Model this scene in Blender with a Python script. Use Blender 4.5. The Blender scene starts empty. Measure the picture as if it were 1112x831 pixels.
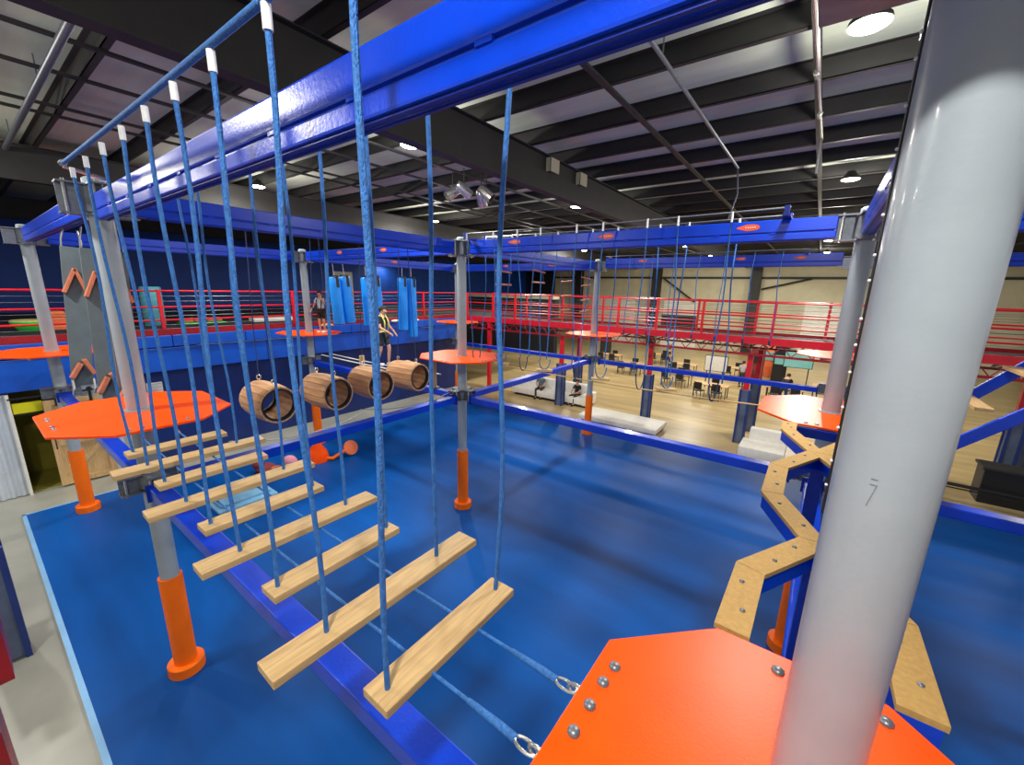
import bpy, bmesh, math, random
from mathutils import Vector, Matrix, Euler
random.seed(7)
scene = bpy.context.scene
COL = scene.collection
PI = math.pi
V = Vector

# ------------------------------------------------------------------ materials
def srgb(r, g, b):
    def f(c):
        c /= 255.0
        return c / 12.92 if c <= .04045 else ((c + .055) / 1.055) ** 2.4
    return (f(r), f(g), f(b), 1)

def mat(name, rgb, rough=.5, metal=0., var=.12, scale=6., stretch=(1, 1, 1), bump=0., bscale=None, coat=0., emit=None, estr=0., rgb2=None, spec=.5, sss=0):
    m = bpy.data.materials.new(name); m.use_nodes = True
    nt = m.node_tree; N = nt.nodes; L = nt.links
    b = N['Principled BSDF']
    b.inputs['Roughness'].default_value = rough
    b.inputs['Metallic'].default_value = metal
    b.inputs['Specular IOR Level'].default_value = spec
    b.inputs['Coat Weight'].default_value = coat
    tc = N.new('ShaderNodeTexCoord'); mp = N.new('ShaderNodeMapping')
    mp.inputs['Scale'].default_value = stretch
    L.new(tc.outputs['Object'], mp.inputs['Vector'])
    nz = N.new('ShaderNodeTexNoise'); nz.inputs['Scale'].default_value = scale; nz.inputs['Detail'].default_value = 4
    L.new(mp.outputs[0], nz.inputs['Vector'])
    mx = N.new('ShaderNodeMix'); mx.data_type = 'RGBA'
    c = srgb(*rgb)
    if rgb2:
        c2 = srgb(*rgb2); c1 = c
    else:
        c1 = tuple(min(1, x * (1 + var)) for x in c[:3]) + (1,); c2 = tuple(x * (1 - var) for x in c[:3]) + (1,)
    mx.inputs['A'].default_value = c1; mx.inputs['B'].default_value = c2
    rp = N.new('ShaderNodeValToRGB'); rp.color_ramp.elements[0].position = .32; rp.color_ramp.elements[1].position = .68
    L.new(nz.outputs['Fac'], rp.inputs[0]); L.new(rp.outputs[0], mx.inputs['Factor'])
    L.new(mx.outputs['Result'], b.inputs['Base Color'])
    if bump:
        n2 = N.new('ShaderNodeTexNoise'); n2.inputs['Scale'].default_value = bscale or scale * 6
        L.new(mp.outputs[0], n2.inputs['Vector'])
        bp = N.new('ShaderNodeBump'); bp.inputs['Strength'].default_value = bump; bp.inputs['Distance'].default_value = .01
        L.new(n2.outputs['Fac'], bp.inputs['Height']); L.new(bp.outputs[0], b.inputs['Normal'])
    if emit:
        b.inputs['Emission Color'].default_value = srgb(*emit); b.inputs['Emission Strength'].default_value = estr
    return m

M = {}
M['steel_grey'] = mat('grey_gloss_paint', (150, 161, 170), .3, .0, .06, 4, bump=.06, bscale=60, coat=.2)
M['blue_paint'] = mat('royal_blue_gloss_paint', (2, 58, 196), .3, 0, .1, 2.5, bump=.1, bscale=45, coat=.12, spec=.35)
M['navy_paint'] = mat('deep_blue_paint', (10, 42, 146), .4, 0, .15, 3, spec=.3)
M['orange'] = mat('orange_plastic', (255, 80, 0), .36, 0, .05, 5, bump=.05, bscale=90, coat=0., spec=.2)
M['orange_sleeve'] = mat('orange_foam_vinyl', (255, 112, 2), .5, 0, .06, 5, spec=.3)
M['rope'] = mat('blue_braided_rope', (46, 106, 178), .75, 0, .25, 60, stretch=(1, 1, .5), bump=.8, bscale=140)
M['rope_dark'] = mat('dark_blue_cord', (38, 62, 110), .8, 0, .2, 50)
M['tape'] = mat('white_tape', (225, 228, 230), .6, 0, .08, 30)
M['wood'] = mat('pale_pine', (196, 164, 116), .5, 0, .2, 7, stretch=(9, .6, 9), rgb2=(170, 138, 92), bump=.1)
M['wood_x'] = mat('pale_pine_lengthwise', (214, 180, 120), .55, 0, .2, 7, stretch=(.6, 9, 9), rgb2=(188, 150, 96))
M['wood_v'] = mat('pale_pine_upright', (205, 172, 122), .6, 0, .2, 6, stretch=(8, 8, .6), rgb2=(182, 148, 100))
M['walnut'] = mat('brown_barrel_wood', (214, 166, 118), .6, 0, .2, 3.5, stretch=(.6, 6, 6), rgb2=(168, 120, 84), bump=.15)
M['tread'] = mat('tan_textured_tread', (184, 146, 84), .75, 0, .1, 40, bump=.35, bscale=220)
M['chrome'] = mat('bright_zinc_steel', (205, 205, 200), .25, .9, .1, 30)
M['galv'] = mat('dull_galvanised_steel', (120, 126, 134), .4, .6, .15, 20)
M['black'] = mat('black_plastic', (20, 21, 24), .5, 0, .15, 12)
M['dark_metal'] = mat('black_roof_steel', (38, 37, 36), .6, 0, .15, 3)
M['red'] = mat('red_paint', (205, 20, 38), .35, 0, .1, 4, coat=.2)
M['red_dark'] = mat('dark_red_paint', (150, 14, 26), .4, 0, .15, 4)
M['pad_grey'] = mat('grey_blue_column_pad', (86, 98, 124), .5, 0, .12, 5)
M['pad_blue'] = mat('navy_pad_edging', (28, 52, 120), .45, 0, .12, 5)
M['blue_pad'] = mat('bright_blue_vinyl_pad', (10, 84, 196), .35, 0, .1, 1.5, coat=.15)
M['navy_pad'] = mat('navy_vinyl_skirt', (2, 36, 104), .4, 0, .2, 1.2)
M['bag_blue'] = mat('sky_blue_foam_tube', (16, 146, 255), .4, 0, .08, 3)
M['panel_grey'] = mat('grey_climbing_board', (88, 102, 110), .55, 0, .08, 6, bump=.15, bscale=120)
M['block_orange'] = mat('orange_brown_wood_block', (190, 110, 80), .55, 0, .15, 8)
M['white'] = mat('white_vinyl', (226, 224, 216), .5, 0, .05, 6)
M['white_metal'] = mat('white_corrugated_metal', (196, 206, 218), .4, .1, .08, 3)
M['yellow'] = mat('bright_yellow_sign', (238, 232, 10), .5, 0, .04, 3)
M['olive'] = mat('olive_interior', (128, 120, 28), .8, 0, .2, 1.5)
M['green'] = mat('lime_green_foam', (40, 200, 66), .5, 0, .1, 3)
M['soft_orange'] = mat('soft_orange_foam', (238, 118, 68), .55, 0, .1, 3)
M['teal'] = mat('teal_foam', (70, 158, 176), .55, 0, .1, 3)
M['skin'] = mat('skin', (206, 156, 128), .55, 0, .08, 8)
M['skin_tan'] = mat('tan_skin', (188, 132, 104), .55, 0, .08, 8)
M['hair'] = mat('dark_hair', (36, 26, 22), .6, 0, .2, 20)
M['shirt_black'] = mat('black_cotton', (22, 22, 26), .8, 0, .2, 10)
M['shirt_white'] = mat('grey_white_cotton', (176, 186, 196), .8, 0, .1, 10)
M['shirt_teal'] = mat('slate_blue_cotton', (84, 104, 118), .8, 0, .1, 10)
M['shorts'] = mat('charcoal_cloth', (52, 54, 58), .8, 0, .15, 10)
M['jeans'] = mat('blue_denim', (42, 62, 108), .8, 0, .15, 10)
M['vest_yellow'] = mat('pale_yellow_strap', (222, 220, 130), .7, 0, .1, 10)
M['table_top'] = mat('tan_table_top', (190, 150, 104), .5, 0, .15, 3)
M['teal_screen'] = mat('pale_teal_board', (120, 190, 190), .5, 0, .1, 2)
M['lens'] = mat('glowing_lamp_lens', (255, 250, 235), .5, 0, 0, 2, emit=(255, 244, 214), estr=26)
M['lens_soft'] = mat('glowing_pendant_lens', (255, 246, 226), .5, 0, 0, 2, emit=(255, 240, 210), estr=4)
M['pink'] = mat('pink_foam', (214, 140, 160), .6, 0, .15, 4)
M['pale_blue'] = mat('pale_blue_foam', (120, 176, 214), .6, 0, .12, 4)
M['maroon'] = mat('maroon_fabric', (120, 44, 44), .8, 0, .2, 5)
M['ceiling_panel'] = mat('white_roof_insulation', (206, 216, 192), .8, 0, .08, 1.2, stretch=(.3, 3, 1), bump=.1)
M['mark'] = mat('scratched_mark', (122, 134, 146), .6, 0, .05, 5)
M['decal'] = mat('orange_red_decal', (226, 84, 50), .5, 0, .1, 5)
M['decal_text'] = mat('pale_decal_lettering', (240, 190, 160), .5, 0, .05, 5)

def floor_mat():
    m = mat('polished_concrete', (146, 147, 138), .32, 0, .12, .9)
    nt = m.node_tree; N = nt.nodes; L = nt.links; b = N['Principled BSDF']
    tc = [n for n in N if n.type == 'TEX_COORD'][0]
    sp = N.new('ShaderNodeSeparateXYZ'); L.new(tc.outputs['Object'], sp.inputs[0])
    mr = N.new('ShaderNodeMapRange'); mr.inputs['From Min'].default_value = 12; mr.inputs['From Max'].default_value = 16  # warmer light on the far floor, painted into the base colour as tan
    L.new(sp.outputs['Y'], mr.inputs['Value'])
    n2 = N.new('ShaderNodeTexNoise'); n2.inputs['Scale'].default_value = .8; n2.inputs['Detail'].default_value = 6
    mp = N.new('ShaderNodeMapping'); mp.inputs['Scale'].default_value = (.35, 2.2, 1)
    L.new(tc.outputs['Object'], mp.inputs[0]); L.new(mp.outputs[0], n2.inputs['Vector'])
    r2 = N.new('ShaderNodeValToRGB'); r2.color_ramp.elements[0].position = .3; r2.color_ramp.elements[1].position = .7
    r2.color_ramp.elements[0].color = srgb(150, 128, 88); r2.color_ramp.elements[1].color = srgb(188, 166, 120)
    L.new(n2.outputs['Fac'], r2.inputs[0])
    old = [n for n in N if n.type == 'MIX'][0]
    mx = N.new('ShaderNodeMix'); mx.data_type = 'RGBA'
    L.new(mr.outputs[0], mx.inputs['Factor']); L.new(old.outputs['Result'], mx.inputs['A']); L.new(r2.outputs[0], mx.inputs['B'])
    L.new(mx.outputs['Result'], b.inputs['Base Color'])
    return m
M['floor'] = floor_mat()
M['mat_blue'] = mat('blue_vinyl_mat', (0, 84, 170), .42, 0, .1, .4, stretch=(.35, 2.0, 1), rgb2=(0, 60, 126), bump=.04, bscale=30, spec=.12)
M['mat_edge'] = mat('light_blue_mat_edge', (120, 170, 215), .5, 0, .08, 3)

def ribbed(name, rgb, freq, axis, rough=.55, depth=.3, dark=.72):
    m = mat(name, rgb, rough, 0, .06, 1.5)
    nt = m.node_tree; N = nt.nodes; L = nt.links; b = N['Principled BSDF']
    tc = [n for n in N if n.type == 'TEX_COORD'][0]
    w = N.new('ShaderNodeTexWave'); w.wave_type = 'BANDS'; w.bands_direction = axis; w.inputs['Scale'].default_value = freq
    L.new(tc.outputs['Object'], w.inputs['Vector'])
    bp = N.new('ShaderNodeBump'); bp.inputs['Strength'].default_value = depth; bp.inputs['Distance'].default_value = .05
    L.new(w.outputs['Fac'], bp.inputs['Height']); L.new(bp.outputs[0], b.inputs['Normal'])
    return m
M['wall_cream'] = ribbed('cream_ribbed_wall', (196, 190, 160), .35, 'X')
M['wall_navy'] = ribbed('navy_wall', (4, 66, 160), .3, 'Y')
M['wall_black'] = mat('near_black_wall', (24, 26, 34), .8, 0, .2, .5)
M['roll'] = ribbed('white_rollup_slats', (232, 230, 216), 2.2, 'Z')

# ------------------------------------------------------------------ mesh builder
class MB:
    def __init__(s): s.bm = bmesh.new()
    def _add(s, verts, faces):
        vs = [s.bm.verts.new(v) for v in verts]
        for f in faces:
            try: s.bm.faces.new([vs[i] for i in f])
            except ValueError: pass
        return vs
    def box(s, c, d, rot=None, bev=0.):
        x, y, z = [q / 2 for q in d]; R = (rot.to_matrix() if isinstance(rot, Euler) else rot) if rot is not None else Matrix.Identity(3)
        if bev:
            t = bmesh.new(); bmesh.ops.create_cube(t, size=1)
            for v in t.verts: v.co = V((v.co.x * d[0], v.co.y * d[1], v.co.z * d[2]))
            bmesh.ops.bevel(t, geom=t.edges[:], offset=bev, segments=2, affect='EDGES', profile=.6)
            t.verts.index_update()
            s._add([R @ v.co + V(c) for v in t.verts], [[v.index for v in f.verts] for f in t.faces]); t.free(); return s
        P = [(-x, -y, -z), (x, -y, -z), (x, y, -z), (-x, y, -z), (-x, -y, z), (x, -y, z), (x, y, z), (-x, y, z)]
        s._add([R @ V(p) + V(c) for p in P], [(0, 3, 2, 1), (4, 5, 6, 7), (0, 1, 5, 4), (1, 2, 6, 5), (2, 3, 7, 6), (3, 0, 4, 7)])
        return s
    def rng(s, x0, x1, y0, y1, z0, z1, bev=0.):
        return s.box(((x0 + x1) / 2, (y0 + y1) / 2, (z0 + z1) / 2), (abs(x1 - x0), abs(y1 - y0), abs(z1 - z0)), None, bev)
    def tube(s, path, r, seg=8, caps=True, closed=False):
        path = [V(p) for p in path]; n = len(path); rings = []; up = None
        rs = r if isinstance(r, (list, tuple)) else [r] * n
        for i, p in enumerate(path):
            if closed: t = path[(i + 1) % n] - path[i - 1]
            else: t = path[min(i + 1, n - 1)] - path[max(i - 1, 0)]
            t.normalize()
            if up is None:
                up = V((0, 0, 1)) if abs(t.z) < .9 else V((1, 0, 0))
            a = t.cross(up).normalized(); b = a.cross(t).normalized(); up = b
            rings.append([s.bm.verts.new(p + (a * math.cos(2 * PI * k / seg) + b * math.sin(2 * PI * k / seg)) * rs[i]) for k in range(seg)])
        m = n if closed else n - 1
        for i in range(m):
            A, B = rings[i], rings[(i + 1) % n]
            for k in range(seg):
                s.bm.faces.new((A[k], A[(k + 1) % seg], B[(k + 1) % seg], B[k]))
        if caps and not closed:
            s.bm.faces.new(rings[0][::-1]); s.bm.faces.new(rings[-1])
        return s
    def cyl(s, p0, p1, r, seg=16, r1=None): return s.tube([p0, p1], [r, r if r1 is None else r1], seg)
    def lathe(s, prof, c=(0, 0, 0), seg=24, R=None):
        R = R or Matrix.Identity(3); rings = []
        for (r, z) in prof:
            rings.append([s.bm.verts.new(R @ V((r * math.cos(2 * PI * k / seg), r * math.sin(2 * PI * k / seg), z)) + V(c)) for k in range(seg)] if r > 1e-6 else [s.bm.verts.new(R @ V((0, 0, z)) + V(c))])
        for A, B in zip(rings, rings[1:]):
            for k in range(seg):
                k2 = (k + 1) % seg
                if len(A) == 1 and len(B) == 1: continue
                if len(A) == 1: s.bm.faces.new((A[0], B[k2], B[k]))
                elif len(B) == 1: s.bm.faces.new((A[k], A[k2], B[0]))
                else: s.bm.faces.new((A[k], A[k2], B[k2], B[k]))
        return s
    def prism(s, poly, z0, z1):
        n = len(poly)
        vs = s._add([(x, y, z0) for x, y in poly] + [(x, y, z1) for x, y in poly], [])
        s.bm.faces.new(vs[:n][::-1]); s.bm.faces.new(vs[n:])
        for i in range(n): s.bm.faces.new((vs[i], vs[(i + 1) % n], vs[n + (i + 1) % n], vs[n + i]))
        return s
    def sphere(s, c, r, sc=(1, 1, 1), seg=12):
        t = bmesh.new(); bmesh.ops.create_uvsphere(t, u_segments=seg, v_segments=max(6, seg // 2 + 2), radius=r); t.verts.index_update()
        s._add([V((v.co.x * sc[0], v.co.y * sc[1], v.co.z * sc[2])) + V(c) for v in t.verts], [[v.index for v in f.verts] for f in t.faces]); t.free(); return s
    def quad(s, a, b, c, d): s._add([a, b, c, d], [(0, 1, 2, 3)]); return s
    def build(s, name, material, parent=None, origin=None, smooth=False, bevel=0.):
        bmesh.ops.recalc_face_normals(s.bm, faces=s.bm.faces)
        o = V(origin) if origin is not None else (wloc(parent) if parent else V((0, 0, 0)))
        for v in s.bm.verts: v.co -= o
        me = bpy.data.meshes.new(name); s.bm.to_mesh(me); s.bm.free()
        me.materials.append(material)
        if smooth:
            me.polygons.foreach_set('use_smooth', [True] * len(me.polygons))
            try: me.set_sharp_from_angle(angle=math.radians(40))
            except Exception: pass
        ob = bpy.data.objects.new(name, me); COL.objects.link(ob)
        if parent: ob.parent = parent; ob.location = o - wloc(parent)
        else: ob.location = o
        if bevel:
            b = ob.modifiers.new('bevel', 'BEVEL'); b.width = bevel; b.segments = 2; b.limit_method = 'ANGLE'
        return ob

def wloc(o):
    p = V((0, 0, 0))
    while o: p = p + o.location; o = o.parent
    return p
def tag(o, label=None, cat=None, group=None, kind=None):
    if label: o['label'] = label
    if cat: o['category'] = cat
    if group: o['group'] = group
    if kind: o['kind'] = kind
    return o
def thing(name, label, cat, loc, group=None):
    o = bpy.data.objects.new(name, None); COL.objects.link(o); o.location = loc; o.empty_display_size = .1
    return tag(o, label, cat, group)
def struct(name, mb, material, smooth=False):
    return tag(mb.build(name, material, None, (0, 0, 0), smooth), kind='structure')
def dup(root, loc, label=None, group=None):
    r = root.copy(); COL.objects.link(r); r.location = loc
    if label: r['label'] = label
    if group: r['group'] = group
    for ch in list(root.children):
        c = ch.copy(); COL.objects.link(c); c.parent = r
        for g in list(ch.children):
            d = g.copy(); COL.objects.link(d); d.parent = c
    return r
ORD = ['first', 'second', 'third', 'fourth', 'fifth', 'sixth', 'seventh', 'eighth', 'ninth', 'tenth', 'eleventh', 'twelfth']

def wavy(p0, p1, n=9, amp=.02):
    p0, p1 = V(p0), V(p1); a = random.uniform(0, 6); out = []
    for i in range(n):
        t = i / (n - 1); w = math.sin(PI * t)
        out.append(p0.lerp(p1, t) + V((math.sin(a + 5 * t), math.cos(a * 1.7 + 4.3 * t), 0)) * amp * w)
    return out
def sag(p0, p1, s=.03, n=9):
    p0, p1 = V(p0), V(p1)
    return [p0.lerp(p1, i / (n - 1)) - V((0, 0, 4 * s * (i / (n - 1)) * (1 - i / (n - 1)))) for i in range(n)]

# ------------------------------------------------------------------ the room
X0, X1, Y0, Y1, ZR = -32., 19., -12., 45., 9.35
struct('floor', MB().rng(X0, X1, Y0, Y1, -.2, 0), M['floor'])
struct('ceiling', MB().rng(X0, X1, Y0, Y1, ZR, ZR + .1), M['ceiling_panel'])
struct('wall_left', MB().rng(X0 - .2, X0, Y0, Y1, 0, ZR), M['wall_navy'])
struct('wall_back', MB().rng(X0, X1, Y1, Y1 + .2, 0, ZR), M['wall_cream'])
# roof purlins: Z sections running across, with rafters below and straps between
PUR = [-11.2 + 1.7 * k for k in range(34)]
n = 0
for y in PUR:
    n += 1
    b = MB().rng(X0, X1, y, y + .012, ZR - .3, ZR).rng(X0, X1, y - .0, y + .1, ZR - .3, ZR - .285).rng(X0, X1, y - .08, y, ZR - .012, ZR)
    struct('trim_%d' % n, b, M['dark_metal'])
for xr in (-28.2, -17.3, -6.5, 4.3, 15.):
    n += 1
    b = MB().rng(xr - .012, xr + .012, Y0, Y1, 8.2, ZR - .3).rng(xr - .13, xr + .13, Y0, Y1, 8.18, 8.2).rng(xr - .13, xr + .13, Y0, Y1, ZR - .32, ZR - .3)
    struct('trim_%d' % n, b, M['dark_metal'])
for xs in (-22.3, -19.9, -13.6, -12.9, -10.9, -9.4, -3.7, -.9, 5.6, 8.6):
    n += 1
    struct('trim_%d' % n, MB().rng(xs - .05, xs + .05, Y0, Y1, ZR - .345, ZR - .305), M['dark_metal'])
for y in (8.4, 10.0):
    n += 1; struct('trim_%d' % n, MB().rng(-6.36, -6.34, y, y + .42, ZR - .66, ZR - .34).rng(-6.48, -6.34, y, y + .01, ZR - .66, ZR - .34), M['wall_cream'])
# columns, girt, braces and roll-up doors on the far wall
for xc in (-24.2, -14.87, -5.55, 3.7, 12.9):
    n += 1
    struct('trim_%d' % n, MB().rng(xc - .42, xc + .42, Y1 - .7, Y1 - .02, 0, ZR - .3), M['dark_metal'])
n += 1; struct('trim_%d' % n, MB().rng(-28, X1, Y1 - .2, Y1 - .02, 7.15, 7.35), M['dark_metal'])
n += 1; struct('trim_%d' % n, MB().rng(X0, -27.8, Y1 - .5, Y1 - .02, 0, ZR - .3), M['wall_black'])
for (a, c) in (((-14.2, 7.2), (-10.8, 4.8)), ((-5.0, 6.2), (-1.2, 7.2))):
    n += 1; struct('trim_%d' % n, MB().tube([(a[0], Y1 - .3, a[1]), (c[0], Y1 - .3, c[1])], .09, 6), M['dark_metal'])
for k, (xa, xb, za) in enumerate(((-21.8, -17.2, 5.15), (-13.95, -10.3, 5.0), (-1.4, 2.4, 5.05), (4.6, 8.6, 5.1))):
    d = struct('door_%d' % (k + 1), MB().rng(xa, xb, Y1 - .12, Y1 - .02, 0, za), M['roll'])
    MB().rng((xa + xb) / 2 - .3, (xa + xb) / 2 + .3, Y1 - .16, Y1 - .12, .9, 1.0).build('door_handle', M['black'], d)
struct('door_5', MB().rng(X0 + .02, X0 + .14, 17.3, 19.0, 3.1, 6.8), M['white'])

# ------------------------------------------------------------------ mat on the floor
crash = thing('crash_mat', 'huge blue padded floor mat under the whole ropes course', 'floor mat', (-4, 6.8, 0))
MB().rng(-15.3, 9, -.98, 14.52, 0.0, .05).build('mat_top', M['mat_blue'], crash)
e = MB().rng(-15.36, 9, -1.05, -.98, 0, .048).rng(-15.37, -15.3, -1.05, 14.58, 0, .048).rng(-15.3, 9, 14.52, 14.58, 0, .048)
e.build('mat_edging', M['mat_edge'], crash)
MZ = .05

# ------------------------------------------------------------------ ropes-course poles
PR = .112
def octa(cx, cy, hx, hy, c):
    return [(cx - hx, cy - hy + c), (cx - hx + c, cy - hy), (cx + hx - c, cy - hy), (cx + hx, cy - hy + c), (cx + hx, cy + hy - c), (cx + hx - c, cy + hy), (cx - hx + c, cy + hy), (cx - hx, cy + hy - c)]
PZ = 4.125
def bolt(b, x, y, z, r=.02):
    b.lathe([(r * 1.25, 0), (r * 1.2, r * .35), (r * .75, r * .75), (0, r * .9)], (x, y, z), 10)
def pole(x, y, label, plat=None, top=6.86, hx=.98, hy=.9, sleeve=True, coll=True, fine=False):
    t = thing('ropes_course_pole', label, 'pole', (x, y, MZ))
    MB().cyl((x, y, MZ), (x, y, top), PR, 40 if fine else 24).lathe([(PR, top), (PR * .8, top + .02), (0, top + .025)], (x, y, 0), 24).build('shaft', M['steel_grey'], t, smooth=True)
    if sleeve:
        b = MB().lathe([(PR + .001, 1.66), (PR + .028, 1.66), (PR + .028, .2), (PR + .001, .2)], (x, y, 0), 24)
        b.build('floor_sleeve', M['orange_sleeve'], t, smooth=True)
        c = MB().lathe([(PR + .028, MZ + .16), (.215, MZ + .16), (.225, MZ + .15), (.225, MZ), (PR, MZ)], (x, y, 0), 24)
        cb = c.build('base_collar', M['orange_sleeve'], t, smooth=True)
        MB().rng(x - .006, x + .006, y - .23, y - .12, MZ, MZ + .164).build('collar_seam', M['block_orange'], cb)
    poly = plat or octa(x, y, hx, hy, .46)
    d = MB().prism(poly, PZ - .03, PZ).build('platform', M['orange'], t, bevel=.006)
    fr = MB()
    for k in range(4):
        a = PI / 4 + k * PI / 2
        fr.box((x + math.cos(a) * .32, y + math.sin(a) * .32, PZ - .085), (.0001 if fine else .5, .06, .1), Euler((0, 0, a)))
    if not fine: fr.lathe([(PR + .001, PZ - .14), (PR + .03, PZ - .14), (PR + .03, PZ + .015), (PR + .001, PZ + .015)], (x, y, 0), 20)
    if fine: fr = MB().lathe([(PR + .001, PZ - .14), (PR + .03, PZ - .14), (PR + .03, PZ - .032), (PR + .001, PZ - .032)], (x, y, 0), 20)
    fr.build('platform_frame', M['steel_grey'], t)
    bb = MB()
    cx = sum(p[0] for p in poly) / len(poly); cy = sum(p[1] for p in poly) / len(poly)
    hx0 = max(p[0] for p in poly) - .09; lx0 = min(p[0] for p in poly) + .09; hy0 = max(p[1] for p in poly) - .09; ly0 = min(p[1] for p in poly) + .09
    for q in (-.3, -.17, .17, .3) if not fine else ():
        if y > 10 or x < -14: break
        for (u, v) in ((hx0, cy + q * .9), (cx + q * .9, ly0)):
            bb = MB(); bolt(bb, u, v, PZ); bb.build('platform_bolt', M['galv'], t, smooth=True)
    # beam brackets: clamp rings with plates, at the overhead beams and at the lower beams
    for nm, z0, z1 in (('upper_bracket', 6.47, 6.79), ('lower_bracket', 3.04, 3.27)):
        b = MB()
        b.lathe([(PR + .001, z0 + .03), (PR + .035, z0 + .03), (PR + .035, z1 - .03), (PR + .001, z1 - .03)], (x, y, 0), 20)
        for zz in (z0, z1): b.rng(x - .33, x + .33, y - .1, y + .1, zz - .008, zz + .008).rng(x - .1, x + .1, y - .33, y + .33, zz - .008, zz + .008)
        for sx in (-1, 1):
            b.rng(x + sx * .14, x + sx * .33, y - .006, y + .006, z0, z1).rng(x - .006, x + .006, y + sx * .14, y + sx * .33, z0, z1)
        br = b.build(nm, M['galv'], t)
        if y < 10 and x > -14 and not fine:
            for sx in (-1, 1):
                for (u, v) in ((x + sx * .27, y - .065), (x + .065, y + sx * .27)):
                    MB().cyl((u, v, z0 - .03), (u, v, z1 + .03), .016, 6).build('bracket_bolt', M['chrome'], br)
    return t
P0X, P0Y = -.142, .223
GX = {0: 0., 1: -7.225, 2: -14.49}; GY = {0: 0., 1: 6.05, 2: 13.42}
plat0 = [(-.935, -.5), (-.925, .40), (-.885, .44), (-.56, .765), (-.52, .80), (.05, .81), (.12, .80), (.56, .42), (.66, .3), (.66, -.5), (.2, -.95), (-.5, -.95)]
p0 = pole(P0X, P0Y, 'thick grey steel pole in the right foreground through the nearest orange platform', plat0, 7.1, fine=True)
for (u, v) in ((-.845, .275), (-.855, .175), (-.857, .05), (-.86, -.08), (-.26, .70), (-.17, .69), (.1, .7), (.25, .58)):
    bb = MB(); bolt(bb, u, v, PZ, .021); bb.build('platform_bolt', M['galv'], p0, smooth=True)
b = MB()   # the scratched figure 7 on the foreground pole
def onp0(da, z, r=PR + .0012):
    a = math.atan2(-1.21 - P0Y, -.356 - P0X) + da - .12
    return V((P0X + math.cos(a) * r, P0Y + math.sin(a) * r, z))
for (a0, z0, a1, z1) in ((-.1, 5.285, .02, 5.285), (.02, 5.285, -.085, 5.225), (-.1, 5.30, .02, 5.30)):
    p, q = onp0(a0, z0), onp0(a1, z1); b.tube([p, p.lerp(q, .5) + (p.lerp(q, .5) - V((P0X, P0Y, (z0 + z1) / 2))).normalized() * .0004, q], .0011, 6)
b.build('scratched_number', M['mark'], p0)
b = MB(); a0 = 2.62   # dark cable with small bright ties down the back of the pole
path = [V((P0X + math.cos(a0) * (PR + .012), P0Y + math.sin(a0) * (PR + .012), z)) for z in (5.1, 5.3, 5.8, 6.6, 7.)]
cb = b.tube(path, .007, 8).build('safety_cable', M['black'], p0, smooth=True)
for k in range(17):
    z = 5.2 + k * .085 + random.uniform(-.02, .02); b = MB().sphere(path[0].xy.to_3d() + V((math.cos(3.3) * .008, math.sin(3.3) * .008, z)), .0045, seg=8); b.build('cable_tie', M['tape'], cb)
pole(GX[1], 0, 'grey pole with orange platform at the far end of the plank bridge', hx=1.0, hy=.86)
pole(GX[1], GY[1], 'grey pole standing alone mid mat, right of the hanging barrels')
pole(GX[2], 0, 'leftmost grey pole, left of the hanging grey climbing boards')
pole(GX[2], GY[1], 'grey pole behind the barrels whose platform carries the harnessed climber')
pole(GX[1], GY[2], 'grey pole at the far mat edge beside the long low white bench')
pole(0, GY[1], 'grey pole at the far end of the zigzag beam', hx=.86, hy=.95)
pole(.3, GY[2], 'far right grey pole mostly hidden behind the pole ending the zigzag beam')
pole(GX[2], GY[2], 'far grey pole where the two walkways meet, behind the lone middle pole')

# ------------------------------------------------------------------ overhead and lower beams
def obeam(p, q, label, zlo=6.5, h=.29, decals=(), w=.14):
    p, q = V((*p, 0)), V((*q, 0)); d = q - p; L_ = d.length; a = math.atan2(d.y, d.x); c = (p + q) / 2; R = Euler((0, 0, a)).to_matrix()
    t = thing('overhead_beam', label, 'beam', (c.x, c.y, zlo))
    tw = w * .16
    g = zlo + h * .37
    MB().box((c.x, c.y, zlo + h * .185), (L_, w, h * .37 - .008), R, .012).build('lower_channel', M['blue_paint'], t)
    MB().box((c.x, c.y, g + h * .315 + .004), (L_, w, h * .63 - .008), R, .012).build('upper_channel', M['blue_paint'], t)
    MB().box((c.x, c.y, g), (L_ - .05, w - .03, .02), R).build('joint_strip', M['navy_paint'], t)
    b = MB(); k = int(L_ / .7)
    for i in range(1, k):
        for s in (-1, 1):
            m = c + R @ V(((i / k - .5) * L_, s * w * .47, 0)); b.box((m.x, m.y, g), (.07, .016, .018), R)
    b.build('weld_tabs', M['blue_paint'], t)
    b = MB()
    for s in (-w * .28, w * .28):
        m = c + R @ V((0, s, 0)); b.box((m.x, m.y, zlo - .004), (L_ - .2, tw, .008), R)
    b.build('trolley_track', M['navy_paint'], t)
    n_ = R @ V((0, -1, 0))
    for f in decals:
        m = p.lerp(q, f) + n_ * (w / 2 + .001); zc = zlo + h * .7
        s = MB(); pts = []
        for k in range(14):
            th = -PI / 2 + PI * k / 13
            pts.append((.05 + .1 * math.cos(th), .045 * math.sin(th)))
        pts += [(-.02, .045), (-.15, 0.01), (-.15, -.01), (-.02, -.045)]
        vs = [s.bm.verts.new(V((m.x, m.y, zc)) + R @ V((u, 0, 0)) + V((0, 0, v))) for u, v in pts]; s.bm.faces.new(vs)
        dc = s.build('decal', M['decal'], t)
        s = MB()
        for i in range(5): s.box(V((m.x, m.y, zc)) + R @ V((-.03 + i * .03, -.001, 0)), (.016, .002, .022), R)
        s.build('decal_lettering', M['decal_text'], dc)
    return t
obeam((-6.93, -.05), (.1, -.05), 'large glossy blue overhead beam crossing the upper left above the plank bridge', 6.395, .265, w=.1)
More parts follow.
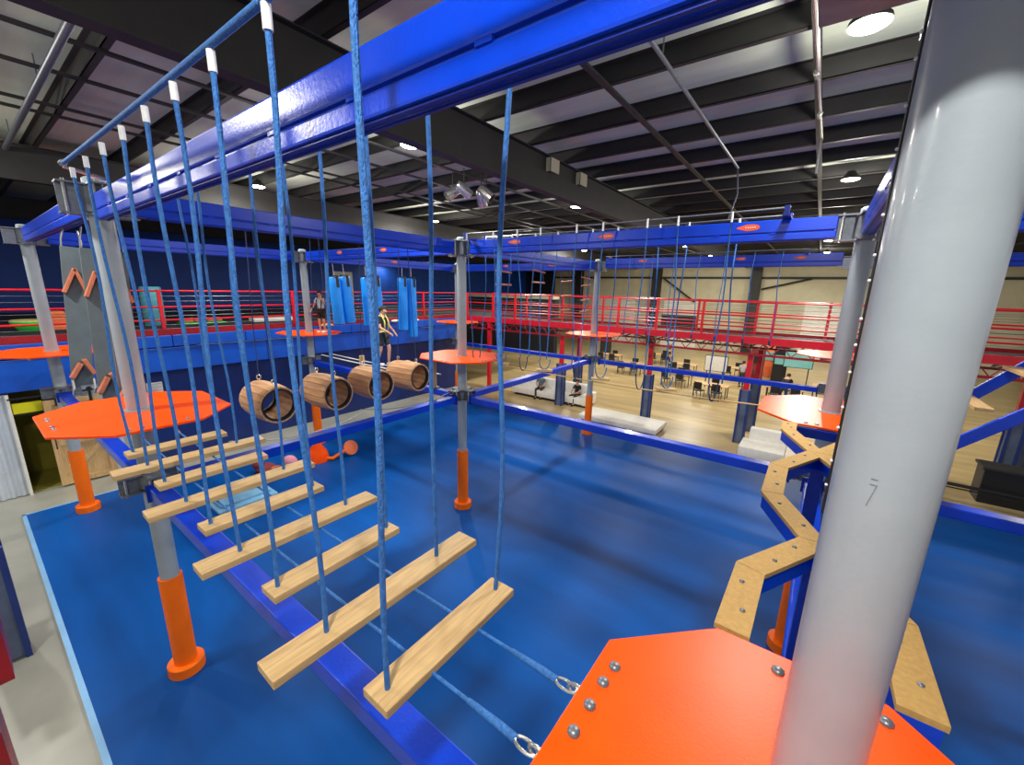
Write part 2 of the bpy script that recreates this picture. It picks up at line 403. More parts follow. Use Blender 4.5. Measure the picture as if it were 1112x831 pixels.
obeam((GX[1], .3), (GX[1], 5.75), 'blue overhead beam carrying the row of hanging barrels')
obeam((-6.9, 6.05), (-.32, 6.05), 'blue overhead beam above the row of swing ropes, orange decals', decals=(.19, .5, .84), zlo=6.5, h=.29)
obeam((0, .45), (0, 5.73), 'blue overhead beam above the zigzag walking beam, beside foreground pole')
obeam((GX[1], 6.38), (GX[1], 13.1), 'blue overhead beam carrying the small rope ladders')
obeam((-6.9, GY[2]), (-.03, GY[2]), 'farther blue overhead beam above the back row of thin ropes', zlo=6.55, h=.34, decals=(.2, .64, .86))
obeam((.02, 6.38), (.28, 13.1), 'blue overhead beam running back between the two right hand poles')
obeam((-14.15, 0), (-7.55, 0), 'blue overhead beam above the hanging grey climbing boards')
obeam((GX[2], .3), (GX[2], 5.75), 'blue overhead beam along the left walkway behind the barrels')
obeam((-14.15, 6.05), (-7.55, 6.05), 'blue overhead beam above the staff member in the black shirt', decals=(.3, .62))
obeam((GX[2], 6.38), (GX[2], 13.1), 'blue overhead beam from which the sky blue tubes hang', decals=(.2, .5))
obeam((-14.15, GY[2]), (-7.55, GY[2]), 'farthest blue overhead beam, left of the pole at the mat edge', decals=(.4, .75))
obeam((.32, 6.05), (7.3, 6.05), 'blue overhead beam at right edge just above the red railing, nearer one', decals=(.2,))
obeam((.63, GY[2]), (7.3, GY[2]), 'blue overhead beam at right edge, lower in view and farther away')

def lbeam(p, q, label, z=3.15, w=.2, h=.15):
    p, q = V((*p, 0)), V((*q, 0)); d = q - p; a = math.atan2(d.y, d.x); c = (p + q) / 2; R = Euler((0, 0, a)).to_matrix()
    t = thing('lower_beam', label, 'beam', (c.x, c.y, z - h))
    MB().box((c.x, c.y, z - h / 2), (d.length, w, h), R, .012).build('box_section', M['blue_paint'], t)
    b = MB()
    for e in (p, q):
        m = e + (c - e).normalized() * .02; b.box((m.x, m.y, z - h / 2), (.03, w + .06, h + .08), R)
    b.build('end_plate', M['navy_paint'], t)
    return t
lbeam((-6.95, 0), (-.3, .02), 'blue square beam running underneath the wooden plank bridge')
lbeam((GX[1], .3), (GX[1], 5.75), 'dark blue low beam beneath the hanging barrels')
lbeam((-6.9, 6.05), (-.32, 6.05), 'long blue low beam across the mat under the swing ropes')
lbeam((-.1, .5), (-.05, 5.73), 'dark blue spine beam directly under the zigzag treads')
lbeam((GX[1], 6.38), (GX[1], 13.1), 'blue low beam running back from the lone middle pole')
lbeam((-6.9, GY[2]), (-.03, GY[2]), 'blue low beam at the back, right of the mat edge pole')
lbeam((-14.15, GY[2]), (-7.55, GY[2]), 'blue low beam at the back, left of the mat edge pole')
lbeam((-14.15, 0), (-7.55, 0), 'blue low beam under the grey climbing boards at left')
lbeam((.32, 6.05), (7.3, 6.05), 'blue low beam at the right edge in front of the black box')
lbeam((.02, 6.38), (.28, 13.1), 'blue low beam behind the pole ending the zigzag')
lbeam((-14.15, 6.05), (-7.55, 6.05), 'dark blue low beam under the staff member in black shirt')

# ------------------------------------------------------------------ plank bridge
PLX = [-1.60, -2.085, -2.60, -3.11, -3.61, -4.12, -4.66, -5.17, -5.68]
LEN = [.87, 1.31, .85, 1.2, .86, 1.24, .86, 1.24, .86]
TOPX = [-1.60, -2.13, -2.66, -3.17, -3.68, -4.22, -4.80, -5.4, -6.0]
for i, (x, L_) in enumerate(zip(PLX, LEN)):
    lab = ['nearest wooden plank of the rope bridge, beside the foreground orange platform', 'second wooden bridge plank from the foreground orange platform, a long one', 'third wooden bridge plank from the foreground orange platform, a short one',
           'fourth wooden bridge plank from the foreground orange platform', 'fifth wooden bridge plank, midway along the rope bridge', 'sixth wooden bridge plank, crossing in front of the far pole sleeve',
           'seventh wooden bridge plank, third from the far platform', 'eighth wooden bridge plank, second from the far platform', 'last wooden bridge plank, right beside the far orange platform'][i]
    t = thing('bridge_plank', lab, 'plank', (x, 0, 4.03), 'hanging planks of the rope bridge')
    tilt = Euler((random.uniform(-.015, .015), random.uniform(-.03, .03), random.uniform(-.02, .02)))
    MB().box((x, 0, 4.05), (.165, L_, .046), tilt, .006).build('board', M['wood'], t)
    for s in (-1, 1):
        tx = TOPX[i] + (.02 if s > 0 else 0); yb, yt = s * .37, s * (.35 if s < 0 else .4)
        pth = [(x, yb, 4.03)] + wavy((x, yb, 4.075), (tx, yt, 6.68), 12, .012 if i == 0 and s < 0 else .034)
        r = MB().tube(pth, .0125, 8).build('hanging_rope', M['rope'], t, smooth=True)
        MB().tube([(tx, yt, 6.655), (tx, yt, 6.74)], .018, 10).build('tape_wrap', M['tape'], r, smooth=True)
        MB().lathe([(0, -.03), (.022, -.028), (.022, 0), (0, 0)], (x, yb, 4.027), 10).build('end_stop', M['white'], r, smooth=True)
for s, lb in ((-1, 'taut blue top rope along the near side of the plank bridge'), (1, 'taut blue top rope behind the big overhead beam')):
    y = s * (.35 if s < 0 else .4)
    t = thing('top_rope', lb, 'rope', (-3.5, y, 6.72))
    MB().tube(sag((-6.35, y, 6.83), (.35, y, 6.74), .02, 14), .0165, 10).build('cable', M['rope'], t, smooth=True)
    MB().tube([(-6.32, y, 6.83), (-6.42, y, 6.835)], .028, 8).tube([(-6.4, y, 6.81), (-6.4, 0.06 * s, 6.75)], .018, 8).build('end_clamp', M['chrome'], t, smooth=True)
for s, lb in ((-1, 'lower blue rope under the planks, nearer strand'), (1, 'lower blue rope under the planks, farther strand')):
    y = s * .155 - .03
    t = thing('under_rope', lb, 'rope', (-3.5, y, 4.0))
    MB().tube(sag((-1.28, y, 4.045), (-6.12, y, 4.03), .03, 14), .0085, 8).build('strand', M['rope'], t, smooth=True)
    MB().tube([(-1.05, y, 4.045), (-1.13, y, 4.048), (-1.3, y, 4.045)], [.017, .0165, .0125], 10).build('whipping', M['rope'], t, smooth=True)
    lp = [(-1.055 + .055 * (1 - math.cos(k)) * .95, y + .022 * math.sin(k), 4.05 + .0 * math.sin(k)) for k in [2 * PI * j / 18 for j in range(18)]]
    MB().tube(lp, .0065, 8, closed=True).build('thimble', M['chrome'], t, smooth=True)
    lp = [(-.955 + .035 * math.cos(k), y, 4.06 + .026 * math.sin(k)) for k in [2 * PI * j / 18 for j in range(18)]]
    MB().tube(lp, .0075, 8, closed=True).build('shackle', M['chrome'], t, smooth=True)
    MB().tube([(-6.1, y, 4.03), (-6.25, y, 4.06)], .014, 8).build('far_shackle', M['chrome'], t, smooth=True)

# ------------------------------------------------------------------ zigzag walking beam
def strip(pts, w, z0, z1):
    """mitred strip of constant width following a plan polyline"""
    n_ = len(pts); Lf, Rt = [], []
    for i, p in enumerate(pts):
        p = V(p)
        d0 = (p - V(pts[i - 1])).normalized() if i else None
        d1 = (V(pts[i + 1]) - p).normalized() if i < n_ - 1 else None
        if d0 is None: nn = V((-d1.y, d1.x)); k = 1
        elif d1 is None: nn = V((-d0.y, d0.x)); k = 1
        else:
            nn = (V((-d0.y, d0.x)) + V((-d1.y, d1.x))).normalized(); k = 1 / max(.3, nn.dot(V((-d0.y, d0.x))))
        Lf.append(p + nn * w / 2 * k); Rt.append(p - nn * w / 2 * k)
    return Lf + Rt[::-1], Lf, Rt
zz = thing('zigzag_beam', 'blue zigzag walking beam with tan treads leading away from the foreground platform', 'walking beam', (0, 3, 3.15))
for s in (-1, 1):
    ax = -.12
    pts = [(ax + s * .345, .83), (ax + s * .335, 1.43), (ax + s * .02, 2.02), (ax + s * .32, 2.66), (ax + s * .32, 3.36), (ax + s * .02, 4.02), (ax + s * .315, 4.74), (ax + s * .315, 5.12)]
    for i in range(len(pts) - 1):
        a, c = V(pts[i]), V(pts[i + 1])
        _, Lf, Rt = strip(pts, .16, 0, 0)
        q = [Lf[i], Lf[i + 1], Rt[i + 1], Rt[i]]
        q = [p + (sum(q, V((0, 0))) / 4 - p) * .008 for p in q]
        tr = MB().prism([(p.x, p.y) for p in q], 4.09, 4.12 + (.0015 if s > 0 else 0)).build('tread', M['tread'], zz)
        bb = MB(); L_ = (c - a).length
        if L_ > .3:
            for f in (.3, .72):
                m = a.lerp(c, f); bb = MB(); bolt(bb, m.x + (.02 if f < .5 else -.02), m.y, 4.12, .012); bb.build('tread_bolt', M['galv'], tr, smooth=True)
    q, Lf, Rt = strip(pts, .13, 0, 0)
    b = MB()
    for i in range(len(pts) - 1): b.prism([(p.x, p.y) for p in (Lf[i], Lf[i + 1], Rt[i + 1], Rt[i])], 3.97, 4.09)
    b.build('beam_frame', M['blue_paint'], zz)
for y in (2.02, 4.02):
    MB().prism([(-.12 - .1, y), (-.12, y - .13), (-.12 + .1, y), (-.12, y + .13)], 4.088, 4.118).build('centre_tread', M['tread'], zz)
    MB().prism([(-.12 - .1, y), (-.12, y - .13), (-.12 + .1, y), (-.12, y + .13)], 3.972, 4.088).build('centre_block', M['blue_paint'], zz)
b = MB()
for y in (2.02, 4.0): b.rng(-.17, -.05, y - .06, y + .06, 3.15, 3.97)
b.build('support_post', M['navy_paint'], zz)
b = MB().rng(-.5, .3, 5.05, 5.13, 3.97, 4.085); b.build('end_plate', M['navy_paint'], zz)
for x in (-.36, .1):
    bb = MB(); bb.cyl((x, 5.05, 4.03), (x, 5.03, 4.03), .022, 10)
    bb.build('end_bolt', M['chrome'], zz)

# ------------------------------------------------------------------ stepped incline at right
MB_ = None
st = thing('stepped_incline', 'blue sloping twin beam with wooden steps at the right edge', 'climbing ramp', (1.2, 6.1, 3.9))
for y, x0, z0, x1, z1 in ((5.7, .95, 3.80, 2.6, 5.44), (6.6, .95, 3.95, 2.6, 5.85)):
    MB().box(((x0 + x1) / 2, y, (z0 + z1) / 2), (math.hypot(x1 - x0, z1 - z0), .05, .13), Euler((0, -math.atan2(z1 - z0, x1 - x0), 0)), .006).build('side_beam', M['blue_paint'], st)
MB().rng(.12, 1.0, 5.75, 6.55, 3.86, 3.94).build('mount_plate', M['blue_paint'], st)
for x, z in ((1.05, 4.12), (1.38, 4.5), (1.72, 4.92), (2.05, 5.3)):
    MB().rng(x - .1, x + .06, 5.72, 6.58, z - .02, z + .02, .004).build('step', M['wood'], st)

# ------------------------------------------------------------------ hanging barrels
def barrel():
    cx, cy, cz = -7.2, 1.55, 3.92; R0 = .31; L_ = .72
    t = thing('hanging_barrel', '', 'barrel', (cx, cy, cz), 'wooden barrels hung in a row')
    b = MB(); N_ = 18
    for k in range(N_):
        a0 = 2 * PI * (k + .03) / N_; a1 = 2 * PI * (k + .97) / N_; rows = []
        for f in (0, .12, .5, .88, 1):
            r = R0 * (.93 + .07 * math.sin(PI * f)); x = cx + (f - .5) * L_
            rows.append([V((x, cy + rr * math.cos(a), cz + rr * math.sin(a))) for rr, a in ((r, a0), (r, a1), (r - .03, a1), (r - .03, a0))])
        for A, B in zip(rows, rows[1:]):
            for i in range(4): b.quad(A[i], A[(i + 1) % 4], B[(i + 1) % 4], B[i])
        b.quad(*rows[0]); b.quad(*rows[-1])
    bmesh.ops.remove_doubles(b.bm, verts=b.bm.verts[:], dist=.0005)
    b.build('staves', M['walnut'], t)
    RX = Euler((0, PI / 2, 0)).to_matrix()
    for s in (-1, 1):
        MB().lathe([(R0 * .93 - .028, -.03), (R0 * .93 - .062, -.03), (R0 * .93 - .062, .03), (R0 * .93 - .028, .03), (R0 * .93 - .028, -.03)], (cx + s * (L_ / 2 - .028), cy, cz), 28, RX).build('inner_hoop', M['black'], t, smooth=True)
    for s in (-1, 1):
        x = cx + s * .26
        e = MB().tube([(x, cy + .03 * math.cos(k), cz + R0 + .045 + .035 * math.sin(k)) for k in [2 * PI * j / 14 for j in range(14)]], .01, 8, closed=True).build('eye_bolt', M['chrome'], t, smooth=True)
        MB().tube(wavy((x, cy, cz + R0 + .07), (x * .0 + cx + s * .12, cy, 6.5), 8, .015), .008, 6).build('hanging_cord', M['rope_dark'], t, smooth=True)
    return t
br = barrel()
br['label'] = 'nearest and leftmost wooden barrel of the hanging row'
for y, lb, rz in ((2.52, 'second wooden barrel from the left of the hanging row', .06), (3.43, 'third wooden barrel from the left of the hanging row', -.04), (4.34, 'rightmost wooden barrel, closest to the lone middle pole', .1)):
    d = dup(br, (-7.2, y, 3.9), lb); d.rotation_euler.z = rz
for k, (y0, y1, lb) in enumerate(((.9, 3.1, 'loose thin cable drooping under the left two barrels'), (3.1, 5.6, 'loose thin cable drooping under the right two barrels'))):
    tag(MB().tube(sag((-7.1, y0, 3.45), (-7.0, y1, 3.4), .16, 12), .009, 6).build('slack_cable', M['galv'], None, (-7.1, y0, 3.4), True), lb, 'cable')

# ------------------------------------------------------------------ swing ropes between middle pole and zigzag pole
SX = [-6.75, -6.0, -5.37, -4.82, -4.05, -3.54, -2.77, -2.29, -1.54]
for s, lb in ((-1, 'thin taut wire in front of the beam over the swing ropes'), (1, 'thin taut wire behind the beam over the swing ropes')):
    y = 6.05 + s * .33
    t = thing('support_wire', lb, 'wire', (-3.6, y, 6.9))
    MB().tube([(-6.85, y, 6.9), (-3.6, y, 6.875), (-.86, y, 6.9)], .012, 8).build('wire', M['chrome'], t, smooth=True)
    for x in (-6.8, -.9):
        MB().rng(x - .05, x + .05, min(y, 6.05), max(y, 6.05), 6.79, 6.83).rng(x - .03, x + .03, y - .02, y + .02, 6.8, 6.93).build('outrigger', M['navy_paint'], t)
def swing(x, i, kind):
    lb = {0: 'looped foot rope', 1: 'foot rope with wooden step'}[kind]
    lab = '%s, %s from lone middle pole in the swing row' % (lb, ORD[i])
    t = thing('foot_swing', lab, 'rope swing', (x, 6.05, 4.05), 'swing ropes over the mat')
    for s in (-1, 1):
        y = 6.05 + s * .33; xb = x + s * .05 + random.uniform(-.06, .06)
        r = MB().tube(wavy((xb, 6.05 + s * .07, 4.3), (x, y, 6.87), 9, .035), .011, 8).build('rope', M['rope'], t, smooth=True)
        MB().tube([(x, y, 6.76), (x, y, 6.9)], .018, 8).build('tape_wrap', M['tape'], r, smooth=True)
    if kind == 0:
        pts = [V((x + .05 * math.cos(a), 6.05 + .08 * math.cos(a), 4.3 + (.3 * math.sin(a)))) for a in [PI + PI * j / 12 for j in range(13)]]
        MB().tube(pts, .011, 8).build('foot_loop', M['rope_dark'], t, smooth=True)
    else:
        pts = [V((x + .07 * math.cos(a), 6.05 + .1 * math.cos(a), 4.3 + (.2 * math.sin(a)))) for a in [PI + PI * j / 12 for j in range(13)]]
        MB().tube(pts, .011, 8).build('foot_loop', M['rope'], t, smooth=True)
        MB().box((x, 6.05, 4.08), (.34, .12, .045), Euler((0, 0, .5)), .005).build('wooden_step', M['wood_x'], t)
for i, x in enumerate(SX): swing(x - (.0 if i < 2 else .02), i, i % 2)
tag(MB().tube(sag((-6.25, 6.05, 4.06), (-.85, 6.05, 4.06), .05, 16), .012, 8).build('foot_line', M['wood_x'], None, (-3.5, 6.05, 4.05), True), 'pale taut line strung at foot height between middle pole and zigzag pole', 'rope')

# ------------------------------------------------------------------ rope ladders on the beam running back
def ladder(y, i, zs):
    lab = ['nearest small rope ladder with wooden rungs behind the lone middle pole', 'second small rope ladder with wooden rungs behind the lone middle pole', 'third small rope ladder hanging in front of the cream wall', 'last small rope ladder, closest to the mat edge pole'][i]
    t = thing('rope_ladder', lab, 'rope ladder', (GX[1], y, zs[-1]), 'small rope ladders under the beam')
    for s in (-1, 1):
        MB().tube(wavy((GX[1] + .05, y + s * .28, zs[-1]), (GX[1], y + s * .28, 6.48), 6, .01), .008, 6).build('side_rope', M['rope_dark'], t, smooth=True)
    for k, z in enumerate(zs):
        MB().tube([(GX[1] + .05, y - .34, z), (GX[1] + .05, y + .34, z + random.uniform(-.06, .06))], .024, 8).build('rung', M['block_orange'], t, smooth=True)
ladder(7.6, 0, [6.2, 5.85]); ladder(9.3, 1, [6.3, 5.95]); ladder(11.0, 2, [6.0, 5.55, 5.1]); ladder(12.4, 3, [6.2, 5.9, 5.4, 5.0])

# back row of thin ropes
for s, lb in ((-1, 'thin wire in front of the farther beam over the back rope row'),):
    y = GY[2] + s * .3
    t = thing('support_wire', lb, 'wire', (-3.6, y, 6.98))
    MB().tube([(-6.8, y, 6.95), (-.8, y, 7.0)], .012, 8).build('wire', M['chrome'], t, smooth=True)
    for x in (-6.75, -.85): MB().rng(x - .05, x + .05, y, GY[2], 6.9, 6.94).build('outrigger', M['navy_paint'], t)
for i, x in enumerate((-5.9, -5.1, -4.4, -3.6, -2.9, -2.1, -1.4)):
    t = thing('back_rope', '%s thin rope from the mat edge pole in the back rope row' % ORD[i], 'rope', (x, GY[2] - .3, 4.3), 'thin ropes in the back row')
    MB().tube(wavy((x, GY[2] - .3, 4.3), (x, GY[2] - .3, 6.97), 7, .05), .013, 6).build('rope', M['rope'], t, smooth=True)
    MB().tube([(x, GY[2] - .3, 4.26), (x, GY[2] - .3, 4.4)], .03, 8).build('rope_knot', M['rope_dark'], t, smooth=True)

# ------------------------------------------------------------------ sky blue hanging tubes
def tube_bag(x, y, z0, z1, lab, tilt=0):
    t = thing('hanging_foam_tube', lab, 'foam tube', (x, y, z1), 'sky blue hanging tubes')
    MB().lathe([(0, z0), (.16, z0), (.2, z0 + .03), (.2, z1 - .25), (.2, z1 - .05), (.17, z1), (0, z1)], (x, y, 0), 20).build('tube', M['bag_blue'], t, smooth=True)
    b = MB().rng(x + .185, x + .207, y - .05, y + .05, z1 - .36, z1 + .05).rng(x - .207, x - .185, y - .05, y + .05, z1 - .36, z1 + .05).rng(x - .2, x + .2, y - .03, y + .03, z1 + .04, z1 + .06)
    s = b.build('strap', M['black'], t)
    MB().tube([(x, y, z1 + .06), (x, y, 6.5)], .012, 6).build('hanging_cord', M['chrome'], s, smooth=True)
    t.rotation_euler.x = tilt
bx = GX[2]
for y, z0, z1, lab, tl in ((7.12, 4.33, 6.02, 'leftmost sky blue hanging tube, beside the harnessed climber', .05), (7.52, 4.36, 6.05, 'second sky blue hanging tube from the left, tilted', .08),
                       (8.42, 4.2, 6.05, 'third sky blue hanging tube from the left, half behind a rope', .03), (8.83, 4.25, 6.08, 'fourth sky blue hanging tube from the left', .05),
                       (10.15, 3.92, 6.1, 'second sky blue hanging tube from the right', -.01), (10.62, 3.6, 6.08, 'rightmost sky blue hanging tube, hanging lowest', .01)):
    tube_bag(bx, y, z0, z1, lab, tl)

# ------------------------------------------------------------------ grey climbing boards
def board(x, yc, w, ztop, zbot, lab, lean):
    t = thing('climbing_board', lab, 'climbing board', (x, yc, ztop), 'grey climbing boards')
    MB().rng(x - .02, x + .02, yc - w / 2, yc + w / 2, zbot, ztop, .006).build('board', M['panel_grey'], t)
    for s in (-1, 1):
        MB().tube([(x, yc + s * w * .42, ztop - .03), (x, yc + s * w * .42, ztop + .1), (x, yc + s * w * .3, 6.5)], .012, 8).build('hanging_chain', M['chrome'], t, smooth=True)
    z = ztop - .52
    for s in (-1, 1):
        MB().box((x + .06, yc + s * .065, z), (.1, .045, .4), Euler((s * .34, 0, 0)), .006).build('grip_block', M['block_orange'], t)
        MB().box((x + .08, yc + s * .075, zbot + .28 + s * .03), (.13, .055, .26), Euler((s * .45, 0, 0)), .006).build('foot_block', M['block_orange'], t)
    b = MB()
    for s in (-1, 1): b.tube([(x + .05, yc + s * .12, zbot + .1), (x + .12, yc + s * .12, zbot - .05), (x + .02, yc + s * .12, zbot - .14)], .018, 8)
    b.build('bottom_hook', M['chrome'], t, smooth=True)
    t.rotation_euler.x = lean
board(-9.9, .06, .26, 6.24, 4.05, 'left grey climbing board, nearest the leftmost pole', -.09)
board(-9.2, .17, .26, 6.2, 3.9, 'middle grey climbing board with orange brown grip blocks', -.05)
board(-8.5, .28, .26, 6.15, 3.9, 'right grey climbing board, mostly behind the pole ending the plank bridge', -.05)

# ------------------------------------------------------------------ mezzanine: left deck and back walkway
DX, DY = -16.8, 16.3
mz = thing('mezzanine_deck', 'raised left deck with bright blue padded edge and navy skirt', 'deck', (DX, 4, 0))
MB().rng(X0 + .01, DX - .06, Y0 + .01, 24, 3.8, 4.06).build('deck_slab', M['navy_pad'], mz)
def pads(y0, y1, z0, z1, m, nm, step=2.1, x=DX):
    b = MB(); y = y0
    while y < y1 - .05:
        e = min(y + step, y1); b.rng(x - .06, x + .05, y + .008, e - .008, z0, z1, .02); y = e
    return b.build(nm, m, mz)
pads(-11.9, 16.25, 3.72, 4.08, M['blue_pad'], 'edge_pad')
pads(1.4, 16.25, 2.95, 3.69, M['blue_pad'], 'lower_pad', 4.2, DX - .05)
pads(-11.9, 1.4, 2.85, 3.69, M['blue_pad'], 'lower_pad', 4.2, DX - .03)
MB().rng(DX + .05, DX + .06, 3.4, 8.2, 3.70, 3.715).build('trim_strip', M['chrome'], mz)
MB().rng(DX - .4, DX - .3, 1.7, 16.2, 0.0, 2.95).build('skirt', M['navy_pad'], mz)
MB().rng(DX - .12, DX + .02, Y0 + .02, 16.2, 4.085, 4.27).build('kick_band', M['red_dark'], mz)
MB().rng(X0 + .02, DX - .14, Y0 + .02, 23.9, 4.06, 4.075).build('deck_top', M['wall_black'], mz)
lb = thing('skirt_placard', 'small white lettered placard on the navy skirt, above far orange platform', 'sign', (DX - .28, 2.23, 2.4))
MB().rng(DX - .3, DX - .28, 2.03, 2.43, 2.26, 2.58).build('board', M['white'], lb)
b = MB()
for k in range(5): b.rng(DX - .28, DX - .278, 2.07, 2.39 - (k % 2) * .08, 2.52 - k * .055, 2.535 - k * .055)
b.build('lettering', M['mark'], lb)

ww = thing('back_walkway', 'raised red edged walkway across the back of the mat', 'walkway', (0, DY, 3.9))
MB().rng(DX - .05, X1 - .02, DY + .06, 18.9, 3.98, 4.06).build('walkway_slab', M['dark_metal'], ww)
MB().rng(DX + .02, X1 - .02, DY, DY + .06, 3.93, 4.2).build('front_band', M['red'], ww)
MB().rng(DX + .02, X1 - .02, 18.86, 18.92, 3.93, 4.2).build('rear_band', M['red_dark'], ww)
b = MB().rng(-16.3, X1 - .02, DY + .01, DY + .09, 3.5, 3.58).rng(-16.3, X1 - .02, DY + 2.4, DY + 2.48, 3.5, 3.58); x = -16.2
while x < X1 - 1:
    b.tube([(x, DY + .05, 3.93), (x + .3, DY + .05, 3.56)], .018, 6).tube([(x + .3, DY + .05, 3.56), (x + .6, DY + .05, 3.93)], .018, 6); x += .6
b.build('truss', M['red_dark'], ww)
b = MB()
for k in range(46):
    x = -16.4 + k * .5 + random.uniform(-.1, .1)
    b.tube([(x, DY + .5, 3.9), (x + random.uniform(-.3, .3), DY + 1.2, 3.62 + random.uniform(0, .2)), (x + .4, DY + 2.1, 3.9)], .03, 5)
b.build('hanging_cables', M['pad_grey'], ww)

def railing(p, q, label, posts, zb=4.08, zt=5.47):
    p, q = V((*p, 0)), V((*q, 0)); c = (p + q) / 2
    t = thing('railing', label, 'railing', (c.x, c.y, zb))
    d = (q - p).normalized()
    for f in posts:
        m = p + d * f
        MB().box((m.x, m.y, (zb + zt) / 2), (.09, .09, zt - zb + .04), Euler((0, 0, math.atan2(d.y, d.x)))).build('post', M['red'], t)
    for z in (zt - .02, zt - .52, zt - .93):
        MB().tube([p + V((0, 0, z)), q + V((0, 0, z))], .03, 8).build('rail', M['red'], t, smooth=True)
    b = MB()
    for z in (zt - .18, zt - .34, zt - .66, zt - .8, zt - 1.08, zt - 1.2): b.tube([p + V((0, 0, z)), q + V((0, 0, z))], .007, 6)
    b.build('infill_cables', M['galv'], t, smooth=True)
railing((DX - .22, -11.5), (DX - .22, 16.2), 'red railing along the edge of the left deck', [.5, 5, 9.5, 14.2, 18.3, 22.4, 25, 27.4])
railing((DX + .1, DY + .13), (8.5, DY + .13), 'red railing along the front edge of the back walkway', [.1, 2, 3.5, 5.6, 7.95, 9.2, 10.9, 12.7, 15.1, 17.4, 19.6, 22.5, 25])
railing((DX + .1, 18.8), (8.5, 18.8), 'red railing along the rear edge of the back walkway', [.1, 2.6, 5.0, 7.4, 9.7, 12.0, 14.3, 16.7, 19.2, 22.0, 25])

def column(x, y, label, padtop=2.15, top=3.5, w=.3, yaw=0):
    t = thing('padded_column', label, 'column', (x, y, 0), 'padded steel columns')
    MB().rng(x - .09, x + .09, y - .09, y + .09, 0, top).build('post', M['red'], t)
    MB().rng(x - w / 2, x + w / 2, y - w / 2, y + w / 2, .03, padtop, .02).build('pad', M['pad_grey'], t)
    b = MB()
    for sx in (-1, 1):
        for sy in (-1, 1): b.rng(x + sx * w / 2 - .035, x + sx * w / 2 + .035, y + sy * w / 2 - .035, y + sy * w / 2 + .035, .0, padtop + .01)
    b.build('pad_edging', M['pad_blue'], t)
    MB().rng(x - .17, x + .17, y - .17, y + .17, 0, .025).build('base_plate', M['galv'], t)
    return t
for x, y, l in ((-10.3, 16.5, 'padded column right in front of the white sofa'), (-10.45, 18.65, 'padded column behind the right end of the white sofa'), (-5.98, 16.75, 'lone dark padded column beyond the long low white bench'),
                (-2.15, 16.5, 'front padded column with red top beside the white bench seat'), (-2.0, 18.4, 'rear padded column with red top behind the white bench seat'), (4.95, 17.3, 'padded column behind the black box at right'), (5.55, 18.5, 'padded column at the right frame edge, rear one of the pair'),
                ):
    column(x, y, l)
column(-9.62, -1.56, 'grey and blue padded column standing left of the mat in near left corner', 1.9, 2.3, .32)
rp = thing('red_frame_post', 'dark red steel frame post cut off by the bottom left corner', 'post', (-6.2, -1.75, 0))
MB().rng(-6.75, -6.12, -1.9, -1.62, 0, 1.45).build('post', M['red_dark'], rp)
MB().rng(-6.7, -6.1, -1.95, -1.45, 1.95, 3.3).rng(-6.6, -6.3, -1.9, -1.8, 1.4, 1.96).build('cap', M['red_dark'], rp)
for (px, py) in ((-15.9, 14.9), (-14.9, 16.4)):
    t = thing('red_deck_post', {-15.9: 'red post under the corner where deck meets back walkway, left one', -14.9: 'red post under the corner where deck meets back walkway, right one'}[px], 'post', (px, py, 0))
    MB().rng(px - .09, px + .09, py - .09, py + .09, 0, 3.9).build('shaft', M['red'], t); MB().rng(px - .16, px + .16, py - .16, py + .16, 0, .03).build('base_plate', M['galv'], t)

# ------------------------------------------------------------------ shed under the left deck
b = MB()
def corr(y0, y1, z0, z1, x):
    b = MB(); y = y0; prof = []
    k = 0
    while y <= y1 + 1e-6:
        ph = k % 4; prof.append((x + (.045 if ph in (1, 2) else 0), min(y, y1))); y += .045; k += 1
    for (xa, ya), (xb, yb) in zip(prof, prof[1:]):
        b.quad((xa, ya, z0), (xb, yb, z0), (xb, yb, z1), (xa, ya, z1))
    b.rng(x - .06, x - .02, y0, y1, z0, z1)
    return b
sh = thing('corrugated_partition', 'white corrugated metal partition under the left deck, left of doorway', 'partition', (-16.85, -3, 0))
corr(-6, -.75, .02, 2.8, -16.88).build('sheet', M['white_metal'], sh)
MB().rng(-16.9, -16.78, -.8, -.74, 0, 2.8).build('edge_trim', M['white'], sh)
s2 = thing('corrugated_partition', 'narrow white corrugated strip right of the wooden barn door', 'partition', (-16.9, 1.4, 0))
corr(.4, 1.68, .02, 2.8, -16.95).build('sheet', M['white_metal'], s2)
MB().rng(-16.99, -16.86, 1.66, 1.72, 0, 2.8).build('edge_trim', M['white'], s2)
bd = thing('barn_door', 'pale wooden sliding barn door with diagonal brace, under the left deck', 'door', (-16.78, .4, 0))
MB().rng(-16.82, -16.78, -.2, .98, .05, 2.52).build('door_panel', M['wood_v'], bd)
b = MB().rng(-16.78, -16.75, -.2, -.06, .05, 2.52).rng(-16.78, -16.75, .84, .98, .05, 2.52).rng(-16.78, -16.75, -.06, .84, 2.38, 2.52).rng(-16.78, -16.75, -.06, .84, .05, .2).rng(-16.78, -16.75, -.06, .84, 1.2, 1.34)
for z0, z1 in ((.2, 1.2), (1.34, 2.38)): b.box((-16.765, .39, (z0 + z1) / 2), (.028, math.hypot(.9, z1 - z0), .1), Euler((math.atan2(z1 - z0, .9), 0, 0)))
b.build('door_frame', M['wood_v'], bd)
MB().tube([(-16.73, -.13, 1.15), (-16.7, -.13, 1.2), (-16.7, -.13, 1.4), (-16.73, -.13, 1.45)], .015, 8).build('door_handle', M['black'], bd, smooth=True)
b = MB()
for y in (.05, .72): b.rng(-16.77, -16.74, y - .03, y + .03, 2.35, 2.7).cyl((-16.76, y, 2.72), (-16.72, y, 2.72), .06, 14)
b.build('roller_hanger', M['black'], bd)
tr = thing('door_rail', 'black sliding rail above the barn door and doorway', 'rail', (-16.76, .2, 2.68))
